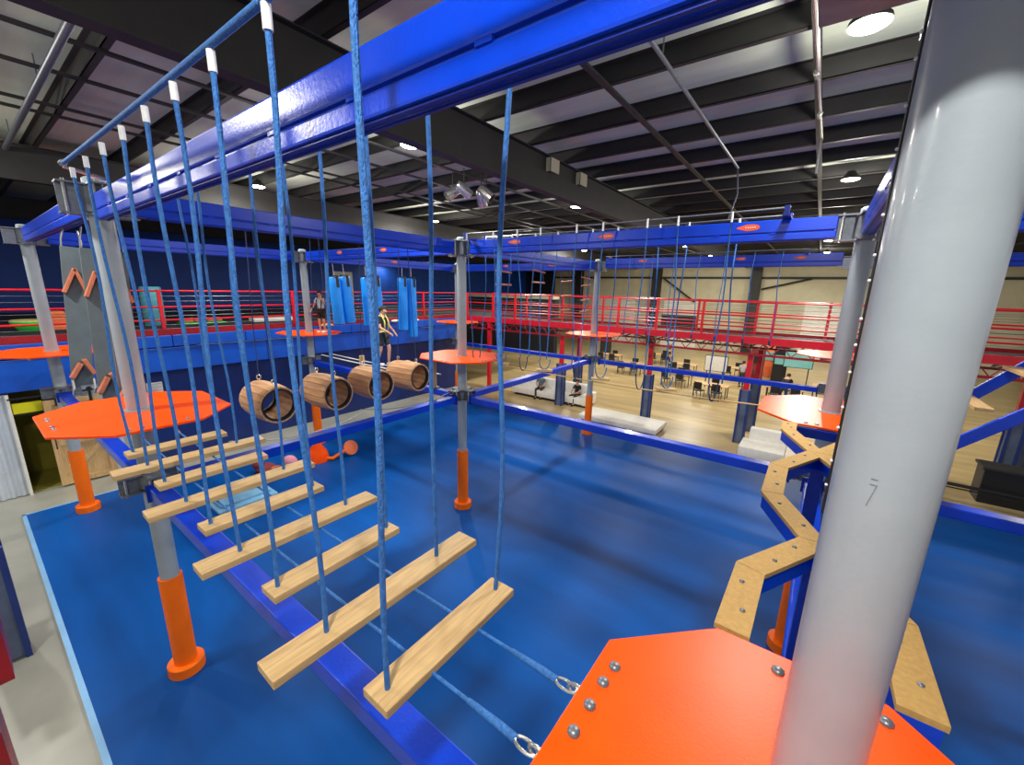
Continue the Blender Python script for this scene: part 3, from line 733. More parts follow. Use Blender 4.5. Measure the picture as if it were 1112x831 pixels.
MB().rng(-16.80, -16.775, -.78, .9, 2.655, 2.695).build('bar', M['black'], tr)
b = MB()
for y in (-.6, .3): b.cyl((-16.83, y, 2.675), (-16.77, y, 2.675), .02, 8)
b.build('standoff', M['black'], tr)
sg = thing('yellow_sign', 'bright yellow blank sign hanging in the shed doorway', 'sign', (-16.95, -.45, 2.37))
MB().rng(-16.97, -16.95, -.72, -.2, 2.24, 2.52).build('board', M['yellow'], sg)
MB().rng(-16.98, -16.94, -.73, -.19, 2.2, 2.24).build('bottom_bar', M['black'], sg)
MB().tube([(-16.96, -.6, 2.52), (-16.96, -.6, 2.84)], .006, 6).tube([(-16.96, -.3, 2.52), (-16.96, -.3, 2.84)], .006, 6).build('hanger', M['black'], sg)
rm = thing('store_room', 'olive yellow room interior seen through the shed doorway', 'room interior', (-18.6, -.4, 0))
MB().rng(-18.9, -18.8, -3.4, 1.6, 0, 2.84).rng(-18.8, -17.02, 1.5, 1.6, 0, 2.84).build('inner_wall', M['olive'], rm)
MB().rng(-18.8, -17.0, -3.4, 1.5, 0, .012).build('carpet', M['olive'], rm)

# ------------------------------------------------------------------ things on the left deck
def simple(name, label, cat, loc, parts, group=None):
    t = thing(name, label, cat, loc, group)
    for nm, mb, m, sm in parts: mb.build(nm, m, t, smooth=sm)
    return t
zd = 4.075
simple('foam_block', 'lime green foam block on the left deck behind the railing', 'foam block', (-21, .2, zd), [('body', MB().lathe([(0, 0), (.25, 0), (.42, .25), (.42, .3), (0, .3)], (-21, .2, zd), 20), M['green'], True), ('top_rim', MB().lathe([(.42, .3), (.43, .34), (.36, .36), (0, .36)], (-21, .2, zd), 20), M['vest_yellow'], True)])
for k in range(3):
    simple('foam_cushion', ['bottom', 'middle', 'top'][k] + ' orange foam cushion of the stack beside the green block', 'cushion', (-21, .82, zd + k * .21), [('body', MB().rng(-21.3, -20.7, .62, 1.02, zd + k * .21, zd + k * .21 + .2, .04), M['soft_orange'], True), ('seam', MB().rng(-21.305, -20.695, .615, 1.025, zd + k * .21 + .095, zd + k * .21 + .105), M['block_orange'], False)], 'orange cushion stack')
simple('foam_barrel', 'tall teal foam cylinder standing on the left deck', 'foam cylinder', (-21, 3.4, zd), [('body', MB().lathe([(0, 0), (.3, 0), (.33, .04), (.33, 1.42), (.3, 1.46), (0, 1.46)], (-21, 3.4, zd), 24), M['teal'], True), ('band', MB().lathe([(.331, .62), (.336, .62), (.336, .72), (.331, .72)], (-21, 3.4, zd), 24), M['pale_blue'], True)])
b = MB()
for k in range(9): b.sphere((-21 + random.uniform(-.2, .2), 4.3 + k * .15, zd + .12), .16, (1, 1, .7), 10)
c = MB().rng(-21.4, -20.6, 4.15, 5.7, zd, zd + .05, .02)
simple('soft_toy_pile', 'low heap of tan and green soft pads on the left deck', 'soft pads', (-21, 4.9, zd), [('pads', b, M['block_orange'], True), ('base_mat', c, M['green'], False)])
simple('white_bench_pad', 'long white padded slab lying on the left deck', 'padded slab', (-20.5, 7.4, zd), [('pad', MB().rng(-20.8, -20.2, 6.6, 8.5, zd, zd + .16, .03), M['white'], True), ('base', MB().rng(-20.7, -20.3, 6.7, 8.4, zd - .001, zd + .02), M['galv'], False)])
for i, (y, lb) in enumerate(((7.9, 'small tan block on the deck edge under the left tubes'), (11.4, 'white round pad on the deck edge right of the tubes, left one'), (12.5, 'white round pad on the deck edge right of the tubes, right one'))):
    simple('edge_pad_block', lb, 'pad', (-16.9, y, 4.08), [('body', MB().sphere((-16.6, y, 4.12), .2, (.8, 1.4, .35), 14), M['white'] if i else M['wood_x'], True), ('foot', MB().rng(-16.75, -16.45, y - .2, y + .2, 4.085, 4.1), M['galv'], False)])

# ------------------------------------------------------------------ kids' props on the mat behind the bridge
simple('cone_barrier', 'orange plastic barrier with a domed hood on the mat behind the barrels', 'barrier', (-13.0, 5.0, MZ), [('hood', MB().lathe([(0, .78), (.12, .76), (.15, .7), (.15, .52), (.3, .3), (.36, .0), (.3, .0)], (-13.0, 5.2, MZ), 20), M['orange'], True), ('arm', MB().tube([(-12.9, 5.2, .15), (-12.6, 5.5, .12), (-12.5, 5.9, .3)], .06, 10), M['orange_sleeve'], True), ('disc', MB().lathe([(0, -.05), (.24, -.05), (.26, 0), (.24, .05), (0, .05)], (-12.5, 6.1, .34), 20, Euler((0, 1.2, 0)).to_matrix()), M['soft_orange'], True)])
simple('pink_cushion', 'pink rounded cushion on the mat behind the bridge planks', 'cushion', (-13.1, 4.35, MZ), [('body', MB().sphere((-13.1, 4.35, MZ + .2), .26, (1, .8, .8), 14), M['pink'], True), ('base', MB().rng(-13.3, -12.9, 4.2, 4.5, MZ, MZ + .02), M['white'], False)])
simple('pale_mat', 'pale blue folded mat lying behind the middle planks', 'folded mat', (-12.4, 2.6, MZ), [('lower_fold', MB().rng(-13.2, -11.6, 1.9, 3.3, MZ, MZ + .08, .02), M['pale_blue'], False), ('upper_fold', MB().rng(-13.1, -11.8, 2.0, 3.2, MZ + .08, MZ + .15, .02), M['pale_blue'], False)])
simple('maroon_heap', 'maroon cloth heap beside the pink cushion on the mat', 'cloth', (-13.4, 3.8, MZ), [('heap', MB().sphere((-13.4, 3.75, MZ + .12), .32, (1.1, .9, .4), 14).sphere((-13.5, 3.6, MZ + .25), .18, (1, 1, .8), 12), M['maroon'], True), ('fold', MB().tube([(-13.2, 3.5, MZ + .05), (-13.1, 3.9, MZ + .16), (-13.3, 4.1, MZ + .06)], .06, 8), M['block_orange'], True)])

# stump posts and cable where the staff member walks
for i, (x, y, z0, z1) in enumerate(((-11.6, 6.15, 3.0, 3.62), (-9.3, 6.05, 3.0, 3.75), (-8.2, 6.0, 3.0, 3.95))):
    t = thing('stump_post', ['wooden post left of the staff member', 'thin wooden post right of the rightmost barrel', 'pale wooden post just left of the lone middle pole'][i], 'post', (x, y, z0))
    MB().rng(x - .06, x + .06, y - .06, y + .06, 3.15, z1, .01).build('post', M['wood_v'], t); MB().rng(x - .11, x + .11, y - .11, y + .11, 3.15, 3.19).build('foot_plate', M['galv'], t)
for s, lb in ((-1, 'lower pale cable by the staff member, front strand'), (1, 'lower pale cable by the staff member, back strand')):
    tag(MB().tube(sag((-13.5, 6.05 + s * .16, 3.46), (-8.15, 6.05 + s * .16, 3.5), .04), .018, 8).build('walking_cable', M['white'], None, (-11, 6.05, 3.4), True), lb, 'cable')

# ------------------------------------------------------------------ ground floor furniture beyond the mat
sf = thing('white_sofa', 'long white quilted sofa with two people, under the back walkway', 'sofa', (-11.2, 17.2, 0))
MB().rng(-13.2, -9.2, 16.75, 17.75, .12, .46, .05).build('seat', M['white'], sf, smooth=True)
b = MB()
for k in range(9): b.rng(-13.2 + k * .444, -13.2 + k * .444 + .44, 17.5, 17.8, .4, 1.0, .05)
b.build('backrest', M['white'], sf, smooth=True)
for x in (-13.35, -9.05): MB().rng(x - .16, x + .16, 16.72, 17.8, .1, .68, .06).build('armrest', M['white'], sf, smooth=True)
MB().rng(-13.4, -9.0, 16.8, 17.75, 0, .12).build('plinth', M['black'], sf)
bn = thing('low_white_bench', 'long low white padded bench at the far edge of the mat', 'bench', (-6.6, 15.4, 0))
MB().rng(-8.3, -4.85, 14.66, 16.2, .16, .36, .03).build('top_pad', M['white'], bn, smooth=True)
MB().rng(-8.2, -4.95, 14.8, 16.1, 0, .16).build('plinth', M['black'], bn)
b2 = thing('white_bench', 'white bench seat with low back beside the zigzag end pole', 'bench', (-1.3, 15.6, 0))
MB().rng(-1.95, -.55, 14.8, 16.0, .05, .42, .05).build('seat', M['white'], b2, smooth=True)
MB().rng(-1.75, -.55, 15.9, 16.25, .05, .85, .05).build('backrest', M['white'], b2, smooth=True)
MB().rng(-1.9, -.6, 14.85, 16.2, 0, .05).build('plinth', M['black'], b2)
bk = thing('black_box', 'black equipment box with lid on the floor at the right edge', 'box', (4.85, 16.2, 0))
MB().rng(4.15, 5.15, 15.6, 16.3, 0, 1.0, .03).build('body', M['black'], bk)
MB().rng(4.1, 5.2, 15.55, 16.35, 1.0, 1.08, .02).build('lid', M['dark_metal'], bk)
br_ = thing('barrier_bar', 'black crowd barrier bar in front of the black box', 'barrier', (5, 15.2, 0))
MB().tube([(2.6, 15.15, .52), (7.4, 15.15, .52)], .05, 8).tube([(2.6, 15.15, .42), (7.4, 15.15, .42)], .02, 8).build('bar', M['black'], br_, smooth=True)
for x in (3.2, 7.2): MB().tube([(x, 15.15, .52), (x, 15.15, .04)], .03, 8).rng(x - .16, x + .16, 15.0, 15.3, 0, .04).build('foot', M['black'], br_)

# far tables, chairs, screens
def table(x, y, w, d, label):
    t = thing('far_table', label, 'table', (x, y, 0), 'tables on the far floor')
    MB().rng(x - w / 2, x + w / 2, y - d / 2, y + d / 2, .71, .75, .01).build('tabletop', M['table_top'], t)
    for sx in (-1, 1):
        for sy in (-1, 1): MB().cyl((x + sx * (w / 2 - .08), y + sy * (d / 2 - .08), 0), (x + sx * (w / 2 - .08), y + sy * (d / 2 - .08), .71), .025, 8).build('leg', M['black'], t)
ch0 = None
def chair(x, y, rz, label):
    global ch0
    if ch0 is None:
        t = ch0 = thing('dining_chair', label, 'chair', (0, 0, 0), 'dark chairs on the far floor')
        MB().rng(-.22, .22, -.22, .22, .43, .48, .015).build('seat', M['black'], t); MB().rng(-.22, .22, .19, .23, .55, .95, .01).build('backrest', M['black'], t)
        for sx in (-1, 1):
            for sy in (-1, 1): MB().cyl((sx * .19, sy * .19, 0), (sx * .2, sy * .2, .43 if sy < 0 else .9), .018, 8).build('leg', M['dark_metal'], t)
        t.location = (x, y, 0)
    else: t = dup(ch0, (x, y, 0), label)
    t.rotation_euler.z = rz
FT = [(-13.4, 30, 'tan table far back, left of the mat edge pole'), (-10.2, 33, 'tan table far back, right of the mat edge pole'), (-7.6, 29.5, 'tan table far back behind the lone dark padded column'), (-4.3, 30.5, 'tan table far back between the two column groups'), (-1.2, 25.5, 'tan table beside the standing person in denim'), (.9, 27.5, 'tan table far back at right, beyond the person in denim'), (-7.0, 25.6, 'tan table nearest behind the lone dark padded column'), (-4.6, 23.6, 'tan table left of the red topped columns'), (-10.6, 27.2, 'tan table seen just right of the mat edge pole')]
for i, (x, y, l) in enumerate(FT):
    table(x, y, 1.8, .9, l)
    for j, (dx, dy, rz) in enumerate(((-.45, -.75, PI), (.45, -.75, PI), (.0, .75, 0))):
        chair(x + dx, y + dy, rz + random.uniform(-.3, .3), ['near left', 'near right', 'rear'][j] + ' dark chair at the ' + l.replace('tan table ', 'table '))
def screen(x, y, z0, w, h, m, label, name='display_board', tl=None):
    t = thing(name, label, 'board', (x, y, 0))
    MB().rng(x - w / 2, x + w / 2, y - .03, y + .03, z0, z0 + h).build('panel', m, t)
    MB().rng(x - w / 2 - .04, x + w / 2 + .04, y + .03, y + .06, z0 - .04, z0 + h + .04).build('frame', M['black'], t)
    for s in (-1, 1): MB().cyl((x + s * w * .4, y + .05, 0), (x + s * w * .4, y + .05, z0), .03, 8).build('leg', M['black'], t)
screen(-4.9, 26, 1.1, 1.2, .9, M['white'], 'small white board standing right of the dark padded column')
screen(-.9, 30.5, 1.2, 1.5, 1.1, M['teal_screen'], 'pale teal board standing behind the person in denim')
t = thing('wall_screen', 'wide black screen on the far cream wall beneath roll-up door top', 'screen', (-12.3, 44.5, 2.4))
MB().rng(-13.9, -10.6, 44.5, 44.62, 1.6, 3.3).build('panel', M['black'], t); MB().rng(-14, -10.5, 44.62, 44.86, 1.5, 3.4).build('frame', M['dark_metal'], t)
for i, (x, y, h, m) in enumerate(((-3.2, 31, 2.2, 'maroon'), (-1.9, 31.5, 2.4, 'black'), (-15.6, 34, 2.3, 'dark_metal'), (-2.6, 33, 2.2, 'soft_orange'))):
    t = thing('arcade_cabinet', ['maroon arcade cabinet right of the red topped columns', 'black arcade cabinet beside the teal board', 'dark arcade cabinet at far left of the tables', 'orange arcade cabinet behind the maroon one'][i], 'arcade cabinet', (x, y, 0))
    MB().rng(x - .4, x + .4, y - .35, y + .4, 0, h, .03).build('body', M[m], t); MB().rng(x - .32, x + .32, y - .38, y - .35, 1.2, 1.8).build('screen', M['teal_screen'] if i % 2 else M['black'], t)
t = thing('far_counter', 'long pale counter ledge far back left of the cream wall', 'counter', (-26, 30, 0))
MB().rng(-30.5, -19, 30, 31, 4.9, 5.25).build('ledge', M['wall_cream'], t); MB().rng(-30.5, -19, 30.4, 31, 0, 4.9).build('front', M['wall_black'], t)

# ------------------------------------------------------------------ lamps
def lamp(x, y, z, label, real=True, power=210):
    t = thing('high_bay_lamp', label, 'lamp', (x, y, z), 'round high bay lamps')
    MB().lathe([(0, .2), (.09, .2), (.12, .14), (.2, .06), (.22, 0), (.2, 0)], (x, y, z), 20).build('housing', M['dark_metal'], t, smooth=True)
    MB().lathe([(.2, .0), (.17, -.02), (0, -.03)], (x, y, z), 20).build('lens', M['lens'], t, smooth=True)
    MB().tube([(x, y, z + .2), (x, y, ZR - .31)], .012, 6).build('hanger', M['dark_metal'], t, smooth=True)
    light(x, y, z - .06, power * 1.25)
    pl = bpy.data.lights.new('lamp_glow', 'POINT'); pl.energy = power * .85; pl.shadow_soft_size = .12; pl.color = (1, .95, .86)
    po = bpy.data.objects.new('lamp_glow', pl); COL.objects.link(po); po.location = (x, y, z - .22)
def light(x, y, z, power, size=.45, col=(1, .95, .86)):
    ld = bpy.data.lights.new('lamp_light', 'AREA'); ld.shape = 'DISK'; ld.size = size; ld.energy = power; ld.color = col
    lo = bpy.data.objects.new('lamp_light', ld); COL.objects.link(lo); lo.location = (x, y, z)
LM = {(-.38, 5.58): 'brightest high bay lamp at upper right beside the foreground pole', (-8.14, 5.4): 'bright high bay lamp just below the big overhead beam, upper middle', (-15.45, 5.3): 'bright high bay lamp at upper left between the near ropes',
      (-8.2, 13.3): 'bright high bay lamp above the swing rope beam, centre', (-.2, 13.6): 'bright high bay lamp above the far right beams', (-15.6, 13.05): 'bright high bay lamp just left of the lone middle pole',
      (-.4, 21.2): 'high bay lamp seen under the beams at far right', (-8.2, 21.2): 'high bay lamp far back near the mat edge pole', (-15.8, 21.2): 'high bay lamp far back left of the middle pole', (-.5, 29): 'high bay lamp over the far tables at right', (-8.2, 29): 'high bay lamp over the far tables, middle', (-15.8, 29): 'high bay lamp over the far tables at left', (-8.2, 37): 'farthest high bay lamp before the cream wall, left of two', (-.5, 37): 'farthest high bay lamp before the cream wall, right of two'}
for (x, y), l in LM.items(): lamp(x, y, 8.78, l, power=200 if y < 16 else 280)
# lamps of the same grid outside the frame
for (x, y) in ((-.4, -2.3), (-8.1, -2.3), (-15.5, -2.3), (7.4, 21)):
    light(x, y, 8.7, 270)
    pl = bpy.data.lights.new('lamp_glow', 'POINT'); pl.energy = 190; pl.shadow_soft_size = .12; pl.color = (1, .95, .86)
    po = bpy.data.objects.new('lamp_glow', pl); COL.objects.link(po); po.location = (x, y, 8.56)
for i, (x, y, z) in enumerate(((-31.2, 22, 7.55), (-25.4, 22, 7.2), (-20.2, 22, 7.15), (-24.5, 16, 7.4))):
    t = thing('pendant_lamp', ['leftmost', 'second from left', 'third from left', 'nearest'][i] + ' low pendant lamp beyond the left deck', 'lamp', (x, y, z), 'low pendant lamps')
    MB().lathe([(0, .32), (.1, .3), (.45, .08), (.5, 0), (.47, 0), (.1, .25), (0, .26)], (x, y, z), 20).build('shade', M['dark_metal'], t, smooth=True)
    MB().lathe([(.46, .01), (.3, -.05), (0, -.07)], (x, y, z), 20).build('lens', M['lens_soft'], t, smooth=True)
    MB().tube([(x, y, z + .3), (x, y, ZR - .31)], .012, 6).build('hanger', M['dark_metal'], t)
    light(x, y, z - .1, 60, .7)
# ceiling services
simple('sprinkler_pipe', 'grey steel pipe hung under the roof at upper left', 'pipe', (-12, .25, 8.9), [('pipe', MB().tube([(-24, .22, 8.9), (3, .3, 8.9)], .055, 12), M['galv'], True), ('hanger', MB().tube([(-11.2, .25, 8.95), (-11.2, .25, 9.3)], .01, 6).tube([(-16, .25, 8.95), (-16, .25, 9.3)], .01, 6), M['galv'], True)])
simple('conduit', 'thin grey conduit running back across the roof, left of the bright one', 'conduit', (-2.55, 8, 8.8), [('pipe', MB().tube([(-2.6, -6, 8.8), (-2.5, 11, 8.8)], .03, 8), M['galv'], True), ('hanger', MB().tube([(-2.54, 5, 8.8), (-2.54, 5, 9.06)], .01, 6), M['galv'], True), ('drop', MB().tube([(-2.5, 11, 8.8), (-2.45, 11.1, 8.2), (-2.6, 11.15, 7.6)], .02, 6), M['galv'], True)])
simple('conduit', 'bright metal conduit running back below the roof beside the brightest lamp', 'conduit', (-.85, 7, 8.7), [('pipe', MB().tube([(-1.0, -6, 8.7), (-.8, 9.4, 8.7)], .028, 8), M['chrome'], True), ('hanger', MB().tube([(-.87, 6.2, 8.7), (-.87, 6.2, 9.05)], .01, 6), M['galv'], True), ('coupling', MB().tube([(-.86, 6.3, 8.7), (-.85, 6.45, 8.7)], .045, 8).tube([(-.83, 7.9, 8.7), (-.83, 8.05, 8.7)], .045, 8).tube([(-.81, 9.3, 8.7), (-.8, 9.4, 8.1)], .03, 8), M['chrome'], True)])
for i, (x, y, z, yaw, pit) in enumerate(((-9.35, 7.95, 8.42, 2.6, .9), (-8.95, 8.0, 8.45, -.4, 1.0), (-8.95, 8.75, 8.36, .3, .6), (-8.55, 8.5, 8.4, -1.2, .9))):
    t = thing('spotlight_can', ['leftmost silver spotlight can in the roof cluster', 'silver spotlight can showing its dark open front', 'lowest silver spotlight can in the roof cluster', 'rightmost silver spotlight can in the roof cluster'][i], 'spotlight', (x, y, z), 'silver spotlights in the roof')
    R = Euler((pit, 0, yaw)).to_matrix()
    MB().lathe([(0, .26), (.1, .25), (.14, .16), (.15, -.22), (.14, -.22), (.13, .1), (0, .12)], (x, y, z), 20, R).build('can', M['chrome'], t, smooth=True)
    MB().lathe([(.135, .05), (0, .07)], (x, y, z), 20, R).build('lens', M['black'], t, smooth=True)
    MB().tube([(x, y, z + .12), (x, y, 9.03)], .015, 6).build('hanger', M['dark_metal'], t)

# ------------------------------------------------------------------ people
def skin_mesh(name, nodes, edges, material, parent, root=0, sub=2):
    me = bpy.data.meshes.new(name); ks = list(nodes); idx = {k: i for i, k in enumerate(ks)}
    o = wloc(parent)
    me.from_pydata([V(nodes[k][0]) for k in ks], [(idx[a], idx[b]) for a, b in edges], [])
    me.materials.append(material)
    ob = bpy.data.objects.new(name, me); COL.objects.link(ob); ob.parent = parent
    md = ob.modifiers.new('skin', 'SKIN'); md.use_smooth_shade = True
    lay = me.skin_vertices[0].data
    for k in ks:
        r = nodes[k][1]; lay[idx[k]].radius = (r, r) if not isinstance(r, tuple) else r
        lay[idx[k]].use_root = (idx[k] == root)
    s = ob.modifiers.new('sub', 'SUBSURF'); s.levels = sub; s.render_levels = sub
    return ob
def person(label, loc, rz, h, pose, shirt, bottom, skin, long_legs=False, group=None, hair='hair'):
    """pose: dict of joint offsets in metres for a 1.75 m figure facing -Y, origin at the feet"""
    t = thing('person', label, 'person', loc, group); t.rotation_euler.z = rz; k = h / 1.75; t.scale = (k, k, k)
    J = dict(pel=(0, 0, .95), chest=(0, 0, 1.22), sh=(0, 0, 1.42), neck=(0, 0, 1.5), head=(0, -.02, 1.6), top=(0, -.01, 1.7),
             lh=(.09, 0, .92), lk=(.1, -.03, .5), la=(.1, .02, .09), lt=(.11, -.15, .035), rh=(-.09, 0, .92), rk=(-.1, -.03, .5), ra=(-.1, .02, .09), rt=(-.11, -.15, .035),
             ls=(.17, 0, 1.41), le=(.24, 0, 1.14), lw=(.25, -.08, .9), lf=(.25, -.12, .8), rs=(-.17, 0, 1.41), re=(-.24, 0, 1.14), rw=(-.25, -.08, .9), rf=(-.25, -.12, .8))
    J.update(pose); J = {a: V(b) for a, b in J.items()}
    r = dict(pel=(.14, .1), chest=(.14, .1), sh=(.1, .08), neck=.05, head=(.078, .095), top=(.062, .075), lh=.085, lk=.055, la=.038, lt=.035, rh=.085, rk=.055, ra=.038, rt=.035, ls=.055, le=.042, lw=.03, lf=.025, rs=.055, re=.042, rw=.03, rf=.025)
    E_ = [('pel', 'chest'), ('chest', 'sh'), ('sh', 'neck'), ('neck', 'head'), ('head', 'top'), ('pel', 'lh'), ('lh', 'lk'), ('lk', 'la'), ('la', 'lt'), ('pel', 'rh'), ('rh', 'rk'), ('rk', 'ra'), ('ra', 'rt'), ('sh', 'ls'), ('ls', 'le'), ('le', 'lw'), ('lw', 'lf'), ('sh', 'rs'), ('rs', 're'), ('re', 'rw'), ('rw', 'rf')]
    nodes = {a: (J[a], r[a]) for a in J}
    for s in ('l', 'r'):   # five fingers on each hand
        d = (J[s + 'f'] - J[s + 'w']).normalized(); side = d.cross(V((0, 1, 0)));
        if side.length < .1: side = V((1, 0, 0))
        side.normalize()
        for q in range(4):
            nm = s + 'g%d' % q; nodes[nm] = (J[s + 'f'] + d * (.075 - .012 * abs(q - 1)) + side * (q - 1.5) * .02, .009); E_.append((s + 'f', nm))
        nodes[s + 'th'] = (J[s + 'f'] + side * .05 + d * .01, .01); E_.append((s + 'f', s + 'th'))
    body = skin_mesh('body', nodes, E_, M[skin], t)
    T = {a: (J[a], tuple(q * 1.12 + .008 for q in (r[a] if isinstance(r[a], tuple) else (r[a],) * 2))) for a in ('pel', 'chest', 'sh', 'ls', 'rs')}
    T['lsl'] = (J['ls'].lerp(J['le'], .75), .06); T['rsl'] = (J['rs'].lerp(J['re'], .75), .06)
    skin_mesh('shirt', T, [('pel', 'chest'), ('chest', 'sh'), ('sh', 'ls'), ('ls', 'lsl'), ('sh', 'rs'), ('rs', 'rsl')], M[shirt], t)
    B = {'pel': (J['pel'], (.155, .118)), 'lh': (J['lh'], .1), 'rh': (J['rh'], .1)}; e = [('pel', 'lh'), ('pel', 'rh')]
    if long_legs:
        for s in 'lr': B[s + 'k'] = (J[s + 'k'], .072); B[s + 'a'] = (J[s + 'a'] + V((0, 0, .03)), .055); e += [(s + 'h', s + 'k'), (s + 'k', s + 'a')]
    else:
        for s in 'lr': B[s + 'm'] = (J[s + 'h'].lerp(J[s + 'k'], .85), .088); e += [(s + 'h', s + 'm')]
    skin_mesh('trousers' if long_legs else 'shorts', B, e, M[bottom], t)
    hd = J['head']; up = (J['top'] - J['head']).normalized()
    b = MB().sphere(hd + up * .055 + V((0, .02, 0)), .108, (.92, 1.08, .95), 16)
    for v in list(b.bm.verts):
        if v.co.y < hd.y - .045 and v.co.z < hd.z + .07: v.co.y = hd.y - .02
    mesh_local(b, 'hair', M[hair], t)
    b = MB()
    for s in (-1, 1): b.sphere(hd + V((s * .032, -.088, .01)), .012, seg=8)
    mesh_local(b, 'eyes', M['white'], t)
    mesh_local(MB().sphere(hd + V((0, -.1, -.02)), .016, (.7, 1, 1.3), 8), 'nose', M[skin], t)
    mesh_local(MB().sphere(hd + V((0, -.088, -.058)), .022, (1, .4, .35), 8), 'mouth', M['pink'], t)
    b = MB()
    for s in (-1, 1): b.sphere(hd + V((s * .088, .0, -.005)), .022, (.45, 1, 1.3), 8)
    mesh_local(b, 'ears', M[skin], t)
    for s in 'lr':
        a, c = J[s + 'a'], J[s + 't']; m = a.lerp(c, .5)
        d = (c - a); yaw = math.atan2(d.x, -d.y)
        mesh_local(MB().box((m.x, m.y, min(a.z, c.z) + .012), (.095, .27, .085), Euler((0, 0, yaw)), .03), 'shoe', M['black'] if long_legs else M['white'], t)
    return t, J
def mesh_local(b, name, material, parent):
    bmesh.ops.recalc_face_normals(b.bm, faces=b.bm.faces)
    me = bpy.data.meshes.new(name); b.bm.to_mesh(me); b.bm.free(); me.materials.append(material)
    me.polygons.foreach_set('use_smooth', [True] * len(me.polygons))
    ob = bpy.data.objects.new(name, me); COL.objects.link(ob); ob.parent = parent
    return ob
# staff member walking on the cables, seen half from behind, facing right, left arm down
t, J = person('person in black shirt with yellow harness straps and grey shorts walking on the cables', (-10.35, 6.05, 3.47), 2.0, 1.74,
    dict(lk=(.1, -.14, .52), la=(.1, -.1, .09), lt=(.1, -.26, .035), rk=(-.1, .02, .5), ra=(-.1, .16, .1), rt=(-.1, .0, .035), le=(.27, -.06, 1.16), lw=(.28, -.22, .98), lf=(.28, -.28, .9), re=(-.26, -.08, 1.14), rw=(-.22, -.3, 1.02), rf=(-.2, -.38, .96), head=(0, -.05, 1.59), top=(0, -.06, 1.69)), 'shirt_black', 'shorts', 'skin')
b = MB()
for s in (-1, 1): b.tube([(s * .1, -.135, 1.05), (s * .11, -.14, 1.3), (s * .1, -.04, 1.5), (s * .08, .1, 1.42), (s * .02, .135, 1.25), (-s * .06, .135, 1.05)], .022, 8)
b.tube([(.165 * math.cos(a), .13 * math.sin(a), 1.0) for a in [2 * PI * j / 20 for j in range(20)]], .022, 8, closed=True)
mesh_local(b, 'harness', M['vest_yellow'], t)
# harnessed climber on the far platform
t, J = person('harnessed person in grey white top and dark shorts standing on the far orange platform', (-14.05, 6.3, PZ), .5, 1.42,
    dict(le=(.26, -.1, 1.2), lw=(.2, -.2, 1.4), lf=(.17, -.23, 1.48), re=(-.3, .02, 1.16), rw=(-.36, -.1, .98), rf=(-.38, -.15, .9)), 'shirt_white', 'shirt_black', 'skin_tan')
b = MB().tube([(.175 * math.cos(a), .14 * math.sin(a), 1.0) for a in [2 * PI * j / 20 for j in range(20)]], .024, 8, closed=True)
for s in (-1, 1): b.tube([(s * .09, -.14, 1.0), (s * .11, -.12, 1.35), (s * .1, 0, 1.5), (s * .09, .13, 1.3), (s * .06, .14, 1.0)], .018, 8)
mesh_local(b, 'harness', M['black'], t)
sl = thing('safety_lanyard', 'dark safety lanyard above the harnessed person on the far platform', 'lanyard', (-14.1, 6.3, 5.5))
MB().tube([(-14.05, 6.28, 5.3), (-14.2, 6.22, 5.75), (-14.45, 6.1, 6.5)], .014, 6).build('webbing', M['black'], sl, smooth=True); MB().tube([(-14.45, 6.1, 6.42), (-14.46, 6.1, 6.5)], .03, 8).build('trolley', M['galv'], sl)
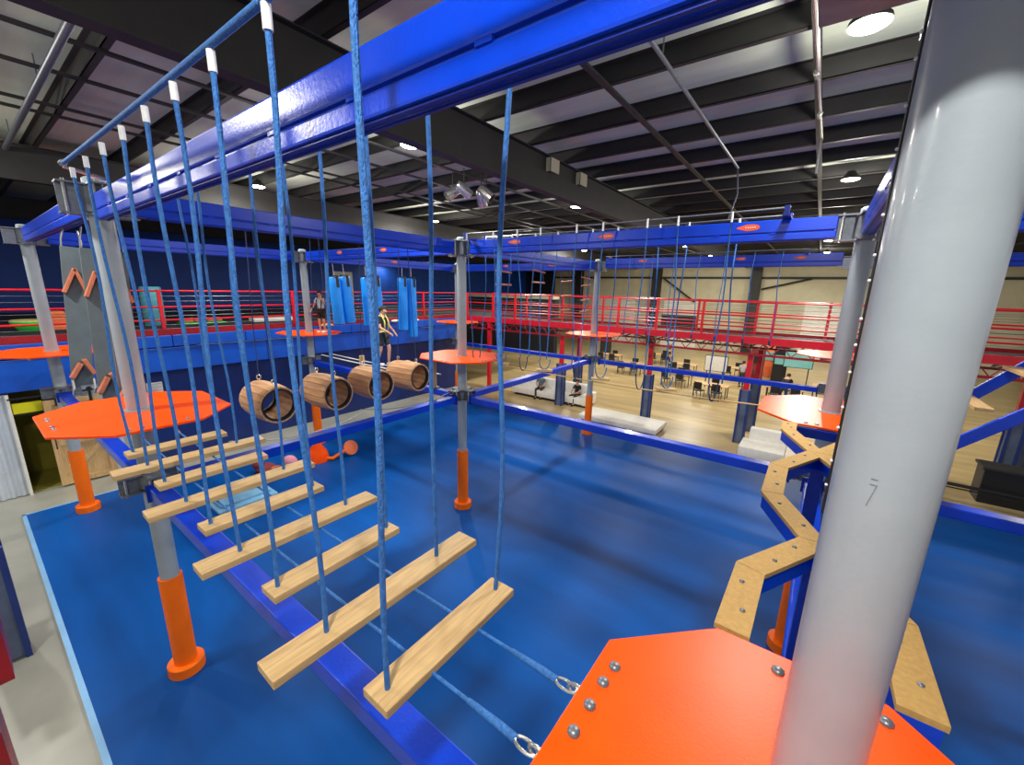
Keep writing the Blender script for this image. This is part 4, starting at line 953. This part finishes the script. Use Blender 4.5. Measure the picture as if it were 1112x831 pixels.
# two seated people on the sofa
SIT = dict(pel=(0, .0, .52), chest=(0, .04, .82), sh=(0, .05, 1.02), neck=(0, .04, 1.1), head=(0, .0, 1.21), top=(0, .0, 1.3), lh=(.1, -.02, .5), lk=(.14, -.42, .5), la=(.15, -.44, .09), lt=(.16, -.6, .035), rh=(-.1, -.02, .5), rk=(-.16, -.42, .5), ra=(-.14, -.46, .09), rt=(-.15, -.62, .035),
           ls=(.18, .05, 1.0), le=(.25, -.08, .76), lw=(.14, -.3, .68), lf=(.09, -.37, .67), rs=(-.18, .05, 1.0), re=(-.26, -.08, .76), rw=(-.14, -.3, .68), rf=(-.09, -.37, .67))
person('person in slate top sitting at the left end of the white sofa', (-11.9, 17.2, 0), .25, 1.72, SIT, 'shirt_teal', 'shorts', 'skin', True)
person('person in black sitting at the right end of the white sofa', (-9.72, 17.22, 0), -.2, 1.65, SIT, 'shirt_black', 'shorts', 'skin', True)
person('person in dark jacket and denim leaning over a far table', (-1.2, 24.55, 0), 2.9, 1.75, dict(chest=(0, -.1, 1.2), sh=(0, -.24, 1.36), neck=(0, -.3, 1.42), head=(0, -.38, 1.5), top=(0, -.41, 1.59), ls=(.17, -.24, 1.34), rs=(-.17, -.24, 1.34), le=(.24, -.4, 1.12), lw=(.2, -.55, .95), lf=(.19, -.6, .88), re=(-.24, -.4, 1.12), rw=(-.2, -.55, .95), rf=(-.19, -.6, .88), lk=(.2, -.1, .5), la=(.22, .04, .09), lt=(.23, -.1, .035)), 'shirt_black', 'jeans', 'skin', True)
person('person in white top standing far back by the tables, right of centre', (-3.6, 27.6, 0), 2.9, 1.7, {}, 'shirt_white', 'shorts', 'skin', True)
person('person in dark clothes standing far back right of the mat edge pole', (-8.9, 30.5, 0), 1.9, 1.72, {}, 'shirt_black', 'jeans', 'skin', True)

# ------------------------------------------------------------------ camera, world, view
cam = bpy.data.cameras.new('camera'); co = bpy.data.objects.new('camera', cam); COL.objects.link(co)
r_, u_, f_ = V((.8030597, .595513, .0214335)), V((-.1502682, .1675711, .9743405)), V((-.5766407, .7856744, -.2240563))
co.matrix_world = Matrix(((r_.x, u_.x, -f_.x, -.3557875), (r_.y, u_.y, -f_.y, -1.2098176), (r_.z, u_.z, -f_.z, 5.7532251), (0, 0, 0, 1)))
cam.sensor_width = 36; cam.lens = 36 * 443.2923 / 1112; cam.clip_start = .02; cam.clip_end = 300
scene.camera = co
w = bpy.data.worlds.new('world'); scene.world = w; w.use_nodes = True
bg = w.node_tree.nodes['Background']; bg.inputs[0].default_value = (.95, .96, 1, 1); bg.inputs[1].default_value = .6
scene.view_settings.view_transform = 'Standard'
scene.view_settings.look = 'None'
scene.view_settings.exposure = 0
